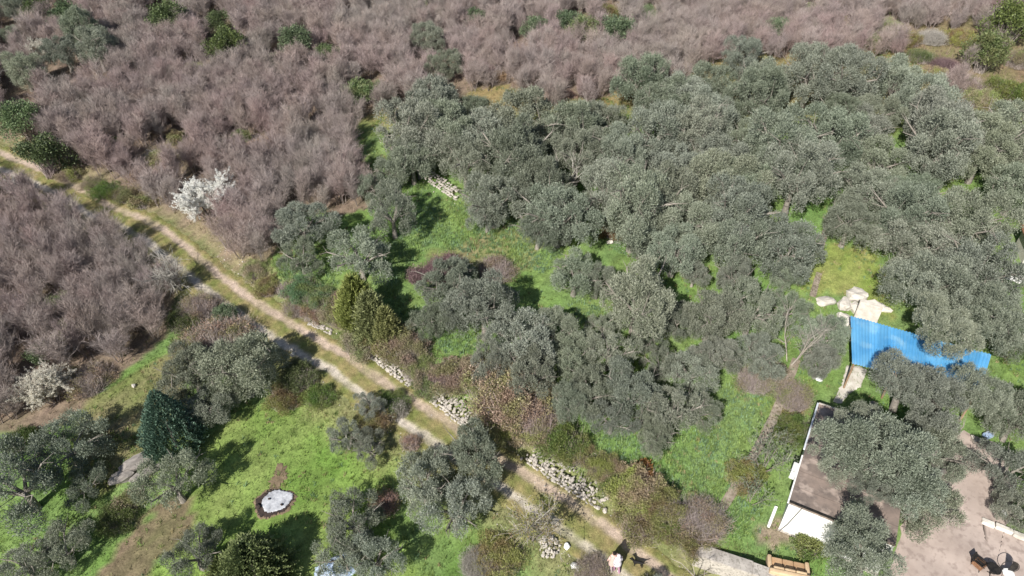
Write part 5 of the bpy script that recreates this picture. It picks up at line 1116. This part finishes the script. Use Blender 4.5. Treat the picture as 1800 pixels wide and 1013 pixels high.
WEEDS = [[(640, 420), (760, 370), (860, 380), (960, 430), (1000, 450), (960, 500), (880, 480), (760, 450), (700, 520), (720, 600), (660, 520)], [(480, 470), (560, 450), (600, 520), (560, 520), (500, 510)], [(730, 560), (800, 580), (860, 640), (780, 640)], [(940, 760), (1100, 740), (1260, 700), (1350, 660), (1370, 690), (1290, 850), (1340, 900), (1300, 970), (1200, 930), (1100, 900), (1000, 850)],
         [(1050, 440), (1200, 440), (1220, 500), (1100, 470)], [(1000, 520), (1090, 590), (1060, 600), (1000, 580)], [(640, 340), (740, 300), (760, 360), (700, 400)]]
def d_weed(g, u, px, py, wood):
    r = np.zeros(px.shape, bool)
    for w_ in WEEDS: r |= in_poly(px, py, w_)
    return np.where(r & open_ground(px, py, u), 1.0, 0)
def c_weed(g, px, py, m):
    k = np.clip(.5+.8*wob(px*.11, py*.11, 1.3, 2)+.2*rng.normal(size=m), 0, 1)[:, None]; c = np.array([.20, .31, .19])*(1-k)+np.array([.28, .38, .12])*k
    return c*U(.7, 1.4, m)[:, None]
o = blades(60000, d_weed, 'tall_weeds', (.10, .32), (.035, .08), 9, c_weed, 'lush blue-green and fresh green weeds of the clearing and garden', (20, 62), (-30, 30), .9); o['category'] = 'weeds'
def d_dry(g, u, px, py, wood): return np.where((np.abs(u) < 4.6) & (np.abs(np.abs(u)-.8) > .42) & (np.abs(u) < 4.6), .9, 0)*np.where(wood, .3, 1)
def c_dry(g, px, py, m):
    k = rng.random(m)[:, None]; c = np.where(k < .42, np.array([.32, .265, .155]), np.where(k < .85, np.array([.20, .215, .085]), np.array([.14, .19, .06]))); return c*U(.7, 1.3, m)[:, None]
o = blades(150000, d_dry, 'verge_grass', (.04, .15), (.025, .06), 5, c_dry, 'yellowing short grass on the verges and middle of the track', (18, 72), (-60, 14)); o['category'] = 'verge grass'
def d_lit(g, u, px, py, wood): return np.where(wood | in_poly(px, py, SCRUB), 1.0, 0)*np.where(np.abs(u) > 2.6, 1, 0)
def c_lit(g, px, py, m):
    k = rng.random(m)[:, None]; c = np.where(k < .6, np.array([.36, .27, .22]), np.where(k < .82, np.array([.26, .19, .15]), np.array([.19, .21, .08]))); return c*U(.7, 1.3, m)[:, None]
o = blades(42000, d_lit, 'woodland_undergrowth', (.15, .7), (.02, .05), 6, c_lit, 'low brown undergrowth and stalks on the woodland floor', (20, 105), (-80, 85), .8); o['category'] = 'undergrowth'
def d_tus(g, u, px, py, wood): return np.where(open_ground(px, py, u) & ~wood & (np.abs(u) > 2.0), 1.0, 0)*np.clip(.35+1.2*wob(px*.06, py*.06, 1.0, 3), .04, 1)*np.where(in_poly(px, py, FIELD), .75, 1)
def c_tus(g, px, py, m):
    k = np.repeat(rng.random(m//16), 16)[:, None]; c = np.where(k < .2, np.array([.40, .34, .19]), np.where(k < .5, np.array([.18, .26, .08]), np.where(k < .8, np.array([.26, .35, .10]), np.array([.18, .29, .16])))); return c*U(.75, 1.3, m)[:, None]
o = blades(42000, d_tus, 'grass_tussocks', (.10, .30), (.03, .06), 16, c_tus, 'uneven tussocks and herbs standing in the grass', (18, 80), (-50, 60), .9); o['category'] = 'tussocks'
# loose limestone chips on the uphill verge
q = U(.36, .97, 900); x = np.interp(q, np.linspace(0, 1, len(TL)), TL[:, 0])+rng.normal(size=900)*.2; y = np.interp(q, np.linspace(0, 1, len(TL)), TL[:, 1])+rng.normal(size=900)*.2
i0 = (q*(len(TL)-1)).astype(int); T = unit(TL[np.minimum(i0+1, len(TL)-1)]-TL[i0]); off = np.where(rng.random(900) < .75, U(1.6, 3.6, 900), U(-2.6, -1.4, 900)); x = x-T[:, 1]*off; y = y+T[:, 0]*off
bm = bmesh.new(); bmesh.ops.create_icosphere(bm, subdivisions=1, radius=.5); iv = np.array([v.co for v in bm.verts]); fi = np.array([[v.index for v in f.verts] for f in bm.faces]); bm.free()
sz = U(.04, .11, 900)*np.where(rng.random(900) < .08, 1.8, 1); Z = gz(x, y)
V = (iv[None]*sz[:, None, None]*U(.6, 1.2, (900, len(iv), 1))*np.array([1, 1, .7])+np.stack([x, y, Z+sz*.15], 1)[:, None]).reshape(-1, 3)
o = link('limestone_chips', mesh_np('limestone_chips', V, [(fi[None]+(np.arange(900)*len(iv))[:, None, None]).reshape(-1, 3)], ['limestone']), kind='stuff'); o['label'] = 'loose pale limestone chips strewn along the track verges'; o['category'] = 'stones'
